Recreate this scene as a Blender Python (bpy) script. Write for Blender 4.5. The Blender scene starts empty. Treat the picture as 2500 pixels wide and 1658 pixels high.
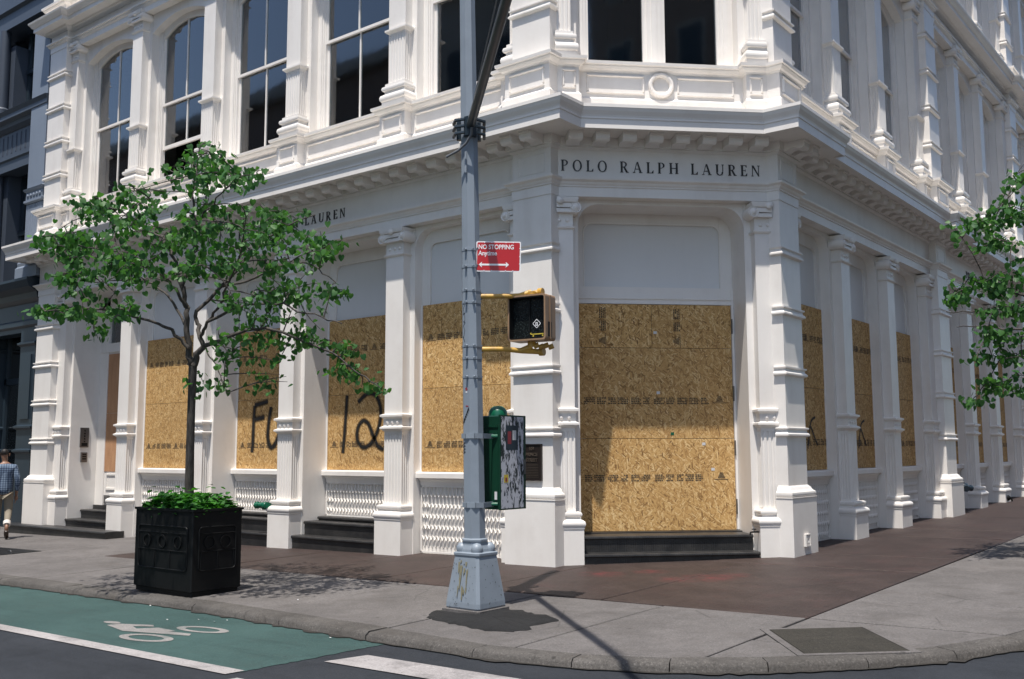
import bpy, bmesh, math, random
from mathutils import Vector, Matrix
random.seed(7)
R = math.radians
S2 = math.sqrt(2)
sc = bpy.context.scene
col = sc.collection

# ------------------------------------------------------------------ camera
CAM = Vector((5.621, -10.962, 1.52))
YAW, PITCH, ROLL, FPX = R(38.3222), R(6.4391), R(-0.1889), 2419.79
FW = Vector((-math.sin(YAW)*math.cos(PITCH), math.cos(YAW)*math.cos(PITCH), math.sin(PITCH)))
r0 = Vector((math.cos(YAW), math.sin(YAW), 0)); u0 = r0.cross(FW)
RT = r0*math.cos(ROLL) + u0*math.sin(ROLL)
UP = RT.cross(FW)
cd = bpy.data.cameras.new('camera'); cam = bpy.data.objects.new('camera', cd); col.objects.link(cam)
cd.sensor_width = 36; cd.lens = 36*FPX/2500; cd.clip_start = .1; cd.clip_end = 2000
cam.matrix_world = Matrix(((RT.x, UP.x, -FW.x, CAM.x), (RT.y, UP.y, -FW.y, CAM.y), (RT.z, UP.z, -FW.z, CAM.z), (0, 0, 0, 1)))
sc.camera = cam

# ------------------------------------------------------------------ sky, sun, exposure
SUN_EL, SUN_AZ = R(71.0), R(161)            # azimuth from +Y towards +X
w = bpy.data.worlds.new('World'); sc.world = w; w.use_nodes = True
nt = w.node_tree; nt.nodes.clear()
sky = nt.nodes.new('ShaderNodeTexSky'); sky.sky_type = 'NISHITA'; sky.sun_disc = False
sky.sun_elevation = SUN_EL; sky.sun_rotation = SUN_AZ
bg = nt.nodes.new('ShaderNodeBackground'); bg.inputs[1].default_value = .135
wo = nt.nodes.new('ShaderNodeOutputWorld')
nt.links.new(sky.outputs[0], bg.inputs[0]); nt.links.new(bg.outputs[0], wo.inputs[0])
sl = bpy.data.lights.new('sun', 'SUN'); sl.energy = 4.4; sl.angle = R(.53); sl.color = (1, .95, .88)
so = bpy.data.objects.new('sun', sl); col.objects.link(so); so.location = (0, -30, 60)
sd = Vector((math.sin(SUN_AZ)*math.cos(SUN_EL), math.cos(SUN_AZ)*math.cos(SUN_EL), math.sin(SUN_EL)))
so.rotation_euler = sd.to_track_quat('Z', 'Y').to_euler()
vs = sc.view_settings
vs.view_transform = 'Standard'; vs.look = 'None'; vs.gamma = 1; vs.use_curve_mapping = False
vs.exposure = .5

# ------------------------------------------------------------------ materials
def lk(nt, a, b): nt.links.new(a, b)
class Mat:
    """small node builder"""
    def __init__(s, name, rough=.6, metal=0., spec=.5):
        s.m = bpy.data.materials.new(name); s.m.use_nodes = True
        s.nt = s.m.node_tree; s.b = s.nt.nodes['Principled BSDF']
        s.b.inputs['Roughness'].default_value = rough; s.b.inputs['Metallic'].default_value = metal
        s.b.inputs['Specular IOR Level'].default_value = spec
        s._tc = None
    def n(s, t, **k):
        n = s.nt.nodes.new(t)
        for a, v in k.items(): setattr(n, a, v)
        return n
    def tc(s, which='Object'):
        if not s._tc: s._tc = s.n('ShaderNodeTexCoord')
        return s._tc.outputs[which]
    def world(s):
        return s.n('ShaderNodeNewGeometry').outputs['Position']
    def map(s, vec, scale=(1, 1, 1), rot=(0, 0, 0), loc=(0, 0, 0)):
        m = s.n('ShaderNodeMapping'); lk(s.nt, vec, m.inputs[0])
        m.inputs['Scale'].default_value = scale; m.inputs['Rotation'].default_value = rot; m.inputs['Location'].default_value = loc
        return m.outputs[0]
    def noise(s, vec, scale, detail=3, rough=.55):
        n = s.n('ShaderNodeTexNoise'); lk(s.nt, vec, n.inputs['Vector'])
        n.inputs['Scale'].default_value = scale; n.inputs['Detail'].default_value = detail; n.inputs['Roughness'].default_value = rough
        return n.outputs['Fac']
    def vor(s, vec, scale, out='Color', feature='F1'):
        n = s.n('ShaderNodeTexVoronoi'); n.feature = feature; lk(s.nt, vec, n.inputs['Vector']); n.inputs['Scale'].default_value = scale
        return n.outputs[out]
    def ramp(s, fac, stops, interp='LINEAR'):
        n = s.n('ShaderNodeValToRGB'); n.color_ramp.interpolation = interp; lk(s.nt, fac, n.inputs[0])
        e = n.color_ramp.elements
        while len(e) < len(stops): e.new(.5)
        for i, (p, c) in enumerate(stops):
            e[i].position = p; e[i].color = (c, c, c, 1) if isinstance(c, (int, float)) else (*c, 1)
        return n.outputs[0]
    def mix(s, fac, a, b, mode='MIX'):
        n = s.n('ShaderNodeMix'); n.data_type = 'RGBA'; n.blend_type = mode
        for i, x in ((0, fac), (6, a), (7, b)):
            if isinstance(x, (int, float)): n.inputs[i].default_value = x if i == 0 else (x, x, x, 1)
            elif isinstance(x, tuple): n.inputs[i].default_value = (*x, 1)
            else: lk(s.nt, x, n.inputs[i])
        return n.outputs[2]
    def math(s, op, a, b=0.):
        n = s.n('ShaderNodeMath', operation=op)
        for i, x in ((0, a), (1, b)):
            if isinstance(x, (int, float)): n.inputs[i].default_value = x
            else: lk(s.nt, x, n.inputs[i])
        return n.outputs[0]
    def col(s, c):
        if isinstance(c, tuple): s.b.inputs['Base Color'].default_value = (*c, 1)
        else: lk(s.nt, c, s.b.inputs['Base Color'])
        return s
    def rough(s, x): lk(s.nt, x, s.b.inputs['Roughness']); return s
    def bump(s, h, strength=.3, dist=.01):
        n = s.n('ShaderNodeBump'); n.inputs['Strength'].default_value = strength; n.inputs['Distance'].default_value = dist
        lk(s.nt, h, n.inputs['Height']); lk(s.nt, n.outputs[0], s.b.inputs['Normal']); return s

M = {}
def paint(name, c, rough=.45, grime=.12, gscale=1.3, bump=.12, dark=None):
    m = Mat(name, rough); p = m.world()
    n1 = m.noise(p, gscale, 6, .65); n2 = m.noise(m.map(p, (3, 3, .5)), 1.5, 3)
    f = m.math('MULTIPLY', m.ramp(n1, [(.38, 0.), (.72, 1.)]), m.ramp(n2, [(.35, .2), (.7, 1.)]))
    d = dark or tuple(x*.72 for x in c)
    m.col(m.mix(m.math('MULTIPLY', f, grime*3), c, d)).bump(m.noise(p, 38, 4), bump, .006)
    M[name] = m.m; return m
paint('white', (.82, .783, .738), .42, .20, dark=(.60, .55, .50))
paint('panel_white', (.73, .725, .71), .5, .06)
paint('blue_grey', (.20, .235, .29), .45, .2)
paint('blue_dark', (.060, .074, .098), .45, .2)
paint('navy', (.022, .035, .048), .35, .2)
paint('pole_grey', (.225, .262, .305), .45, .3, 3.0)
paint('black_iron', (.0048, .0053, .0058), .55, .3, 4)
paint('box_green', (.006, .040, .022), .32, .2, 5)
paint('stand_green', (.006, .105, .055), .3, .2, 5)
paint('yellow', (.52, .30, .045), .42, .4, 9, dark=(.22, .13, .04))
paint('signal_case', (.30, .19, .11), .5, .3, 9)
paint('sign_red', (.45, .006, .008), .3, .04, 8, .02)
paint('sign_white', (.82, .82, .82), .35, .05, 8, .02)
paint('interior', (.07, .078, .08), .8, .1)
paint('curtain', (.62, .70, .70), .9, .1)
paint('brick_far', (.26, .19, .155), .85, .3)
paint('stone_far', (.42, .39, .35), .85, .3)
paint('chrome', (.18, .18, .18), .35, .2)
M['black_iron'].node_tree.nodes['Principled BSDF'].inputs['Specular IOR Level'].default_value = .25
M['chrome'].node_tree.nodes['Principled BSDF'].inputs['Metallic'].default_value = .8
paint('bronze', (.018, .013, .011), .38, .3, 6)
paint('bronze_hi', (.07, .055, .042), .4, .3, 6)
paint('letter_dark', (.030, .028, .026), .4, .2, 6)
paint('stamp_ink', (.085, .058, .032), .8, .2, 20)
paint('sticker_white', (.62, .62, .62), .5, .2, 20)
paint('sticker_red', (.25, .035, .045), .5, .2, 20)
paint('sticker_yellow', (.55, .42, .05), .45, .1, 20)
paint('skin', (.23, .12, .075), .5, .1, 9)
paint('hair', (.012, .009, .008), .6, .2, 30)
paint('khaki', (.22, .19, .145), .85, .2, 6)
paint('cuff', (.62, .58, .54), .85, .1, 6)
paint('shoe', (.035, .022, .015), .4, .2, 9)
paint('cable', (.12, .13, .14), .5, .2, 9)
paint('door_wood', (.43, .235, .12), .7, .25, 6)

m = Mat('black_step', .42); p = m.world()
rib = m.n('ShaderNodeTexWave'); rib.wave_type = 'BANDS'; rib.bands_direction = 'X'
lk(m.nt, m.map(p, (1, 1, 0)), rib.inputs[0]); rib.inputs['Scale'].default_value = 14
m.col(m.mix(m.ramp(m.noise(p, 5, 6), [(.35, 0.), (.75, 1.)]), (.014, .014, .015), (.040, .038, .036))).bump(rib.outputs['Fac'], .25, .006); M['black_step'] = m.m

# oriented strand board
m = Mat('osb', .72, spec=.25); o = m.tc('Object')
rnd = m.n('ShaderNodeObjectInfo').outputs['Random']
off = m.n('ShaderNodeVectorMath', operation='ADD'); lk(m.nt, o, off.inputs[0])
cx = m.n('ShaderNodeCombineXYZ'); lk(m.nt, m.math('MULTIPLY', rnd, 50.), cx.inputs[0]); lk(m.nt, m.math('MULTIPLY', rnd, 31.), cx.inputs[2]); lk(m.nt, cx.outputs[0], off.inputs[1])
base = None
tan = [(0., (.15, .070, .024)), (.14, (.36, .195, .066)), (.42, (.54, .315, .115)), (.75, (.64, .40, .158)), (1., (.84, .61, .31))]
for k, (ang, sx, sz) in enumerate([(8, 15, 62), (52, 17, 70), (97, 14, 60), (141, 18, 74)]):
    q = m.map(m.map(off.outputs[0], rot=(0, R(ang), 0), loc=(k*3.1, 0, k)), (sx, 1, sz))
    v = m.n('ShaderNodeTexVoronoi'); lk(m.nt, q, v.inputs['Vector']); v.inputs['Scale'].default_value = 1.
    sep = m.n('ShaderNodeSeparateColor'); lk(m.nt, v.outputs['Color'], sep.inputs[0])
    c = m.ramp(sep.outputs[0], tan)
    base = c if base is None else m.mix(m.ramp(sep.outputs[1], [(1-1/(k+1)-.02, 0.), (1-1/(k+1)+.02, 1.)]), base, c)
dk = m.ramp(m.noise(m.map(m.map(off.outputs[0], rot=(0, R(35), 0)), (10, 1, 34)), 1.8, 2), [(.69, 0.), (.73, 1.)])
base = m.mix(m.math('MULTIPLY', dk, .6), base, (.15, .075, .028))
base = m.mix(.15, base, m.ramp(m.noise(off.outputs[0], 2.2, 4), [(.3, (.42, .26, .10)), (.7, (.60, .41, .18))]))
base = m.mix(m.math('MULTIPLY', rnd, .28), base, (.30, .18, .075))
m.col(base).bump(m.noise(m.map(off.outputs[0], (20, 1, 60)), 1., 4), .25, .004); M['osb'] = m.m

m = Mat('plywood', .7, spec=.25); o = m.tc('Object')
n = m.noise(m.map(o, (3, 1, .6)), 3, 5)
m.col(m.mix(m.ramp(m.noise(o, 55, 2), [(.62, 0.), (.7, 1.)]), m.ramp(n, [(.3, (.42, .22, .115)), (.7, (.53, .30, .165))]), (.2, .09, .04))); M['plywood'] = m.m

# concrete, kerb, asphalt, paints on the road
def ground_mat(name, c1, c2, rough, speck, bump, stain=None, stain_amt=.5):
    m = Mat(name, rough, spec=.3); p = m.world()
    info = m.n('ShaderNodeObjectInfo').outputs['Random']
    a = m.ramp(m.noise(p, .9, 8, .66), [(.3, c1), (.7, c2)])
    a = m.mix(m.ramp(m.noise(p, 62, 3, .8), [(.5, 0.), (.72, speck*1.3)]), a, tuple(min(1, x*2.1) for x in c2))
    a = m.mix(m.ramp(m.noise(p, 44, 3, .8), [(.30, speck*1.3), (.48, 0.)]), a, tuple(x*.42 for x in c1))
    a = m.mix(m.ramp(m.noise(m.map(p, (1, 1, 1), loc=(2, 8, 0)), 9, 5, .7), [(.5, 0.), (.75, speck*.8)]), a, tuple(x*.6 for x in c1))
    st = m.ramp(m.noise(m.map(p, (1, 1, 1), loc=(5, 3, 0)), 2.3, 5, .7), [(.52, 0.), (.74, stain_amt)])
    a = m.mix(st, a, stain or tuple(x*.6 for x in c1))
    a = m.mix(m.math('MULTIPLY', info, .22), a, tuple(x*.62 for x in c1))
    if name in ('green_lane', 'marking', 'bike_paint', 'asphalt'):       # flecks of bare aggregate, long wheel scuffs
        fl = m.ramp(m.noise(m.map(p, (1, 1.6, 1), loc=(4, 1, 0)), 17, 3, .6), [(.66, 0.), (.72, .8)])
        a = m.mix(fl, a, (.022, .023, .025))
        sc2 = m.ramp(m.noise(m.map(p, (.35, 2.6, 1), loc=(3, 6, 0)), 2.2, 6, .7), [(.50, 0.), (.72, .5)])
        a = m.mix(sc2, a, tuple(x*.62 for x in c1))
        a = m.mix(m.ramp(m.noise(m.map(p, (.5, .5, 1), loc=(8, 3, 0)), 1.2, 5, .65), [(.5, 0.), (.75, .4)]), a, tuple(min(1, x*1.45) for x in c2))
    if name in ('concrete', 'red_panel', 'kerb'):
        gum = m.ramp(m.vor(p, 3.3, 'Distance'), [(.05, .75), (.085, 0.)])
        a = m.mix(gum, a, tuple(x*.45 for x in c1))
        a = m.mix(m.ramp(m.noise(m.map(p, (.5, .5, .5), loc=(9, 2, 0)), 2.6, 8, .75), [(.45, 0.), (.66, .45)]), a, tuple(x*.55 for x in c1))
        a = m.mix(m.ramp(m.noise(m.map(p, (.7, .7, .7), loc=(1, 7, 0)), 1.7, 6, .7), [(.5, 0.), (.7, .35)]), a, tuple(min(1, x*1.35) for x in c2))
        cr = m.ramp(m.vor(m.map(p, (1, 1, 0)), .55, 'Distance', 'DISTANCE_TO_EDGE'), [(.0, .5), (.006, 0.)])
        a = m.mix(m.math('MULTIPLY', cr, m.ramp(m.noise(p, 1.1, 2), [(.52, 0.), (.58, 1.)])), a, tuple(x*.3 for x in c1))
    m.col(a).bump(m.noise(p, 120, 4), bump, .006); M[name] = m.m; return m
ground_mat('concrete', (.105, .097, .093), (.140, .130, .126), .85, .5, .35, (.075, .064, .055))
ground_mat('kerb', (.062, .057, .052), (.105, .097, .09), .85, .6, .7, (.07, .06, .05))
ground_mat('asphalt', (.016, .019, .024), (.025, .028, .034), .8, .4, .6)
ground_mat('patch', (.012, .012, .013), (.02, .02, .02), .9, .45, 1.)
ground_mat('green_lane', (.027, .058, .055), (.040, .078, .073), .8, .3, .5, (.034, .058, .053), .75)
ground_mat('marking', (.27, .25, .245), (.35, .33, .325), .75, .35, .4, (.06, .06, .062), .85)
ground_mat('bike_paint', (.18, .175, .168), (.26, .245, .235), .75, .4, .4, (.034, .075, .07), .95)
ground_mat('joint', (.028, .026, .023), (.045, .04, .035), .9, .3, .5)
SMUDGE = [(-.92, .10, .28), (-1.33, -.37, .35), (-.03, -.10, .45), (.15, .2, .3), (-.24, -.37, .35)]
m = ground_mat('red_panel', (.032, .022, .0195), (.057, .041, .036), .6, .5, .2, (.068, .034, .032), .5)
nt2 = m.nt; p = m.world()
chk = m.vor(p, 34, 'Distance'); bp = [n for n in nt2.nodes if n.type == 'BUMP'][0]
old = m.b.inputs['Base Color'].links[0].from_socket; sm_ = None      # smudges of red spray paint before the steps
for cx_, cy_, r_ in SMUDGE:
    dd_ = m.n('ShaderNodeVectorMath', operation='DISTANCE'); lk(nt2, m.map(p, (1, 1, 0)), dd_.inputs[0]); dd_.inputs[1].default_value = (cx_, cy_, 0)
    f_ = m.ramp(m.math('DIVIDE', dd_.outputs['Value'], r_), [(.1, 1.), (1., 0.)]); sm_ = f_ if sm_ is None else m.math('MAXIMUM', sm_, f_)
m.col(m.mix(m.math('MULTIPLY', sm_, m.ramp(m.noise(p, 7, 4), [(.35, 0.), (.7, .8)])), old, (.13, .028, .030)))
lk(nt2, m.math('ADD', m.math('MULTIPLY', chk, 1.), m.math('MULTIPLY', m.noise(p, 90, 2), .4)), bp.inputs['Height']); bp.inputs['Strength'].default_value = .5
ground_mat('ramp_plate', (.022, .020, .016), (.040, .036, .029), .75, .4, .5)

# window glass: partly see-through, mirror by angle
m = Mat('glass'); nt3 = m.nt; nt3.nodes.remove(m.b)
fr = m.n('ShaderNodeFresnel'); fr.inputs[0].default_value = 1.62
gl = m.n('ShaderNodeBsdfGlossy'); gl.inputs['Roughness'].default_value = .045; gl.inputs['Color'].default_value = (.95, .97, 1, 1)
tr = m.n('ShaderNodeBsdfTransparent'); tr.inputs[0].default_value = (.55, .63, .64, 1)
bpn = m.n('ShaderNodeBump'); bpn.inputs['Strength'].default_value = .06; bpn.inputs['Distance'].default_value = .02
lk(nt3, m.noise(m.world(), 1.6, 2), bpn.inputs['Height']); lk(nt3, bpn.outputs[0], gl.inputs['Normal'])
ms = m.n('ShaderNodeMixShader'); fa = m.math('MINIMUM', m.math('MULTIPLY', fr.outputs[0], 1.9), 1.)
lk(nt3, fa, ms.inputs[0]); lk(nt3, tr.outputs[0], ms.inputs[1]); lk(nt3, gl.outputs[0], ms.inputs[2])
lk(nt3, ms.outputs[0], nt3.nodes['Material Output'].inputs[0]); M['glass'] = m.m

m = Mat('signal_lens', .25); p = m.tc('Object')
dots = m.ramp(m.vor(m.map(p, (1, 0, 1)), 62, 'Distance'), [(.18, 1.), (.36, 0.)])
m.col(m.mix(dots, (.006, .008, .008), (.035, .045, .045))); M['signal_lens'] = m.m

# leaves
def leaf_mat(name, c1, c2, tl):
    m = Mat(name, .5, spec=.3)
    rn = m.n('ShaderNodeNewGeometry').outputs['Random Per Island']
    r2 = m.n('ShaderNodeObjectInfo').outputs['Random']
    f = m.math('FRACT', m.math('ADD', rn, r2))
    c = m.ramp(f, [(0., c1), (1., c2)])
    m.col(c)
    t = m.n('ShaderNodeBsdfTranslucent'); lk(m.nt, m.mix(1., c, tl, 'MULTIPLY'), t.inputs[0])
    x = m.n('ShaderNodeMixShader'); x.inputs[0].default_value = .33
    lk(m.nt, m.b.outputs[0], x.inputs[1]); lk(m.nt, t.outputs[0], x.inputs[2]); lk(m.nt, x.outputs[0], m.nt.nodes['Material Output'].inputs[0])
    M[name] = m.m
leaf_mat('leaf', (.020, .080, .022), (.078, .19, .048), (1.5, 1.8, .8))
leaf_mat('ivy_leaf', (.022, .10, .014), (.060, .22, .03), (1.4, 1.7, .6))
m = Mat('bark', .85); p = m.world()
m.col(m.ramp(m.noise(m.map(p, (30, 30, 6)), 1.5, 5), [(.3, (.026, .022, .019)), (.7, (.095, .082, .072))])).bump(m.noise(m.map(p, (40, 40, 9)), 2, 4), .6, .01); M['bark'] = m.m
m = Mat('soil', .95); m.col((.03, .022, .016)); M['soil'] = m.m

# spray paint: soft edge across the ribbon (uv v)
m = Mat('spray', .6); uv = m.n('ShaderNodeUVMap').outputs[0]
sp = m.n('ShaderNodeSeparateXYZ'); lk(m.nt, uv, sp.inputs[0])
d = m.math('ABSOLUTE', m.math('SUBTRACT', sp.outputs[1], .5))
d = m.math('ADD', d, m.math('MULTIPLY', m.math('SUBTRACT', m.noise(m.tc('Object'), 120, 2), .5), .16))
al = m.ramp(d, [(.14, .97), (.46, 0.)])
m.col((.008, .008, .008)); lk(m.nt, al, m.b.inputs['Alpha']); M['spray'] = m.m

# poster remains on the control box
m = Mat('torn_poster', .6); p = m.tc('Object')
q = m.map(p, (1, 9, 3.2))
f = m.ramp(m.noise(q, 2.2, 6, .7), [(.45, 0.), (.49, 1.)])
f2 = m.ramp(m.noise(m.map(p, (1, 14, 5), loc=(0, 4, 2)), 2.4, 4), [(.58, 0.), (.62, 1.)])
m.col(m.mix(f2, m.mix(f, (.012, .02, .02), (.50, .51, .55)), (.03, .035, .045))); M['torn_poster'] = m.m

# plaid shirt
m = Mat('plaid', .85); p = m.tc('Object')
def band(vec, axis, sc_):
    s_ = m.n('ShaderNodeSeparateXYZ'); lk(m.nt, vec, s_.inputs[0])
    return m.math('GREATER_THAN', m.math('FRACT', m.math('MULTIPLY', s_.outputs[axis], sc_)), .55)
g = m.math('MULTIPLY', m.math('ADD', band(p, 2, 22.), m.math('ADD', band(p, 0, 22.), band(p, 1, 22.))), .333)
m.col(m.ramp(g, [(0., (.20, .26, .34)), (.5, (.05, .085, .15)), (1., (.012, .022, .05))])); M['plaid'] = m.m

# ------------------------------------------------------------------ mesh helpers
class MB:
    def __init__(s): s.v = []; s.f = []; s.uv = None
    def add(s, vs_, fs):
        o = len(s.v); s.v += [tuple(x) for x in vs_]; s.f += [tuple(i+o for i in f) for f in fs]; return s
    def box(s, x0, x1, y0, y1, z0, z1):
        return s.add([(x0, y0, z0), (x1, y0, z0), (x1, y1, z0), (x0, y1, z0), (x0, y0, z1), (x1, y0, z1), (x1, y1, z1), (x0, y1, z1)],
                     [(0, 3, 2, 1), (4, 5, 6, 7), (0, 1, 5, 4), (1, 2, 6, 5), (2, 3, 7, 6), (3, 0, 4, 7)])
    def bbox(s, x0, x1, y0, y1, z0, z1, b=.008):
        """box with its front (-y) and top edges eased"""
        pr = [(y1, z0), (y0, z0), (y0, z1-b), (y0+b, z1), (y1, z1)]
        vs_ = [(x0, y, z) for y, z in pr] + [(x1, y, z) for y, z in pr]; n = len(pr)
        return s.add(vs_, [tuple(range(n)), tuple(range(2*n-1, n-1, -1))] + [(i, (i+1) % n, n+(i+1) % n, n+i) for i in range(n)])
    def prism(s, poly, z0, z1):
        n = len(poly)
        fz = z0 if callable(z0) else (lambda x, y: z0); fz1 = z1 if callable(z1) else (lambda x, y: z1)
        vs_ = [(x, y, fz(x, y)) for x, y in poly] + [(x, y, fz1(x, y)) for x, y in poly]
        return s.add(vs_, [tuple(range(n-1, -1, -1)), tuple(range(n, 2*n))] + [(i, (i+1) % n, n+(i+1) % n, n+i) for i in range(n)])
    def prism_v(s, poly, v0, v1):
        """polygon in (u,z) extruded along v"""
        n = len(poly)
        vs_ = [(x, v0, z) for x, z in poly] + [(x, v1, z) for x, z in poly]
        return s.add(vs_, [tuple(range(n)), tuple(range(2*n-1, n-1, -1))] + [(i, n+i, n+(i+1) % n, (i+1) % n) for i in range(n)])
    def sweep(s, path, prof, caps=True):
        """profile (d outward to the right of travel, z) along a plan polyline, mitred"""
        n = len(path); k = len(prof); dirs = []
        for i in range(n-1):
            dx, dy = path[i+1][0]-path[i][0], path[i+1][1]-path[i][1]; l = math.hypot(dx, dy); dirs.append((dy/l, -dx/l))
        vs_ = []
        for i, (x, y) in enumerate(path):
            a = dirs[max(i-1, 0)]; b = dirs[min(i, n-2)]
            q = 1+a[0]*b[0]+a[1]*b[1]; mx, my = (a[0]+b[0])/q, (a[1]+b[1])/q
            vs_ += [(x+mx*d, y+my*d, z) for d, z in prof]
        fs = [(i*k+j, (i+1)*k+j, (i+1)*k+j+1, i*k+j+1) for i in range(n-1) for j in range(k-1)]
        if caps: fs += [tuple(range(k)), tuple(range((n-1)*k+k-1, (n-1)*k-1, -1))]
        return s.add(vs_, fs)
    def mould(s, w_, vf, vb, prof, vl=None, vr=None): return s.sweep([(-w_, vl or vb), (-w_, vf), (w_, vf), (w_, vr or vb)], prof, False)
    def tube(s, pts, rad, n=8, cap=True):
        pts = [Vector(p) for p in pts]; k = len(pts)
        if not isinstance(rad, (list, tuple)): rad = [rad]*k
        o = len(s.v); ref = None
        for i, p in enumerate(pts):
            t = (pts[min(i+1, k-1)]-pts[max(i-1, 0)]).normalized()
            if ref is None:
                ref = Vector((0, 0, 1)) if abs(t.z) < .9 else Vector((1, 0, 0))
            a = t.cross(ref).normalized(); b = a.cross(t).normalized(); ref = b
            for j in range(n):
                an = 2*math.pi*(j+.5)/n; q = p+(a*math.cos(an)+b*math.sin(an))*rad[i]; s.v.append(tuple(q))
        for i in range(k-1):
            for j in range(n):
                j2 = (j+1) % n; s.f.append((o+i*n+j, o+i*n+j2, o+(i+1)*n+j2, o+(i+1)*n+j))
        if cap: s.f.append(tuple(o+j for j in range(n-1, -1, -1))); s.f.append(tuple(o+(k-1)*n+j for j in range(n)))
        return s
    def lathe(s, prof, n=16, c=(0, 0), ax=None):
        """profile (r,z) about a vertical axis; ax='y' turns about the v axis"""
        o = len(s.v); k = len(prof)
        for r_, z in prof:
            for j in range(n):
                a = 2*math.pi*j/n
                s.v.append((c[0]+r_*math.cos(a), z, c[1]+r_*math.sin(a)) if ax == 'y' else (c[0]+r_*math.cos(a), c[1]+r_*math.sin(a), z))
        for i in range(k-1):
            for j in range(n): s.f.append((o+i*n+j, o+i*n+(j+1) % n, o+(i+1)*n+(j+1) % n, o+(i+1)*n+j))
        s.f.append(tuple(o+j for j in range(n-1, -1, -1))); s.f.append(tuple(o+(k-1)*n+j for j in range(n)))
        return s
    def arch(s, curve, ztop, vf, vb):
        """head plate: front strip between an opening curve (u,z) and ztop plus the soffit back to vb"""
        n = len(curve)
        vs_ = [(u, vf, z) for u, z in curve] + [(u, vf, ztop) for u, z in curve] + [(u, vb, z) for u, z in curve] + [(u, vb, ztop) for u, z in curve]
        fs = []
        for i in range(n-1):
            fs += [(i, i+1, n+i+1, n+i), (i, 2*n+i, 2*n+i+1, i+1), (2*n+i, 3*n+i, 3*n+i+1, 2*n+i+1)]
        return s.add(vs_, fs)
    def mesh(s, name, mat, smooth=None, recalc=True):
        me = bpy.data.meshes.new(name); me.from_pydata(s.v, [], s.f)
        if recalc:
            bm = bmesh.new(); bm.from_mesh(me); bmesh.ops.recalc_face_normals(bm, faces=bm.faces); bm.to_mesh(me); bm.free()
        me.materials.append(M[mat] if isinstance(mat, str) else mat)
        if smooth:
            me.polygons.foreach_set('use_smooth', [True]*len(me.polygons)); me.set_sharp_from_angle(angle=R(smooth))
        return me
def link(name, me, parent=None, loc=(0, 0, 0), rz=0., rot=None):
    o = bpy.data.objects.new(name, me); col.objects.link(o); o.parent = parent
    o.location = loc; o.rotation_euler = rot if rot else (0, 0, rz); return o
def build(mb, name, mat, parent=None, loc=(0, 0, 0), rz=0., smooth=None, rot=None):
    return link(name, mb.mesh(name, mat, smooth), parent, loc, rz, rot)
def thing(name, label, cat, loc=(0, 0, 0), rz=0., group=None):
    o = bpy.data.objects.new(name, None); col.objects.link(o); o.location = loc; o.rotation_euler = (0, 0, rz)
    return tag(o, label, cat, group)
def tag(o, label, cat, group=None):
    o['label'] = label; o['category'] = cat
    if group: o['group'] = group
    return o
def struct(o): o['kind'] = 'structure'; return o
def stuff(o): o['kind'] = 'stuff'; return o
def text_mesh(txt, size, mat, name, extrude=.001, bold=0., spacing=1.):
    cu = bpy.data.curves.new(name, 'FONT'); cu.body = txt; cu.size = size; cu.extrude = extrude; cu.offset = bold; cu.space_character = spacing; cu.resolution_u = 3
    t = bpy.data.objects.new(name, cu); col.objects.link(t)
    dg = bpy.context.evaluated_depsgraph_get(); me = bpy.data.meshes.new_from_object(t.evaluated_get(dg))
    bpy.data.objects.remove(t); bpy.data.curves.remove(cu)
    me.materials.clear(); me.materials.append(M[mat]); me.name = name
    # stand it up: glyph plane xy -> xz facing -y
    me.transform(Matrix.Rotation(R(90), 4, 'X')); return me
def gz(x, y, h=0.): return .0155*(x+y)+.02+h       # the pavement falls gently along both streets
ROAD = -.075

# ------------------------------------------------------------------ ground
mb = MB(); e = 260
mb.add([(x, y, gz(x, y, ROAD-.0)) for x, y in [(-e, -e), (e, -e), (e, e), (-e, e)]], [(0, 1, 2, 3)])
struct(build(mb, 'road', 'asphalt'))
def sheet(name, polys, mat, h):
    mb = MB()
    for p in polys: mb.add([(x, y, gz(x, y, h)) for x, y in p], [tuple(range(len(p)))])
    return struct(build(mb, name, mat))
def ell(cx_, cy_, rx, ry, n=26, rot=0.):
    return [(cx_+rx*math.cos(2*math.pi*i/n)*math.cos(rot)-ry*math.sin(2*math.pi*i/n)*math.sin(rot), cy_+rx*math.cos(2*math.pi*i/n)*math.sin(rot)+ry*math.sin(2*math.pi*i/n)*math.cos(rot)) for i in range(n)]
def ring(cx_, cy_, rx, ry, k, n=26, rot=0.):
    a = ell(cx_, cy_, rx, ry, n, rot); b = ell(cx_, cy_, rx*k, ry*k*.92, n, rot)
    return [[a[i], a[(i+1) % n], b[(i+1) % n], b[i]] for i in range(n)]
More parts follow.
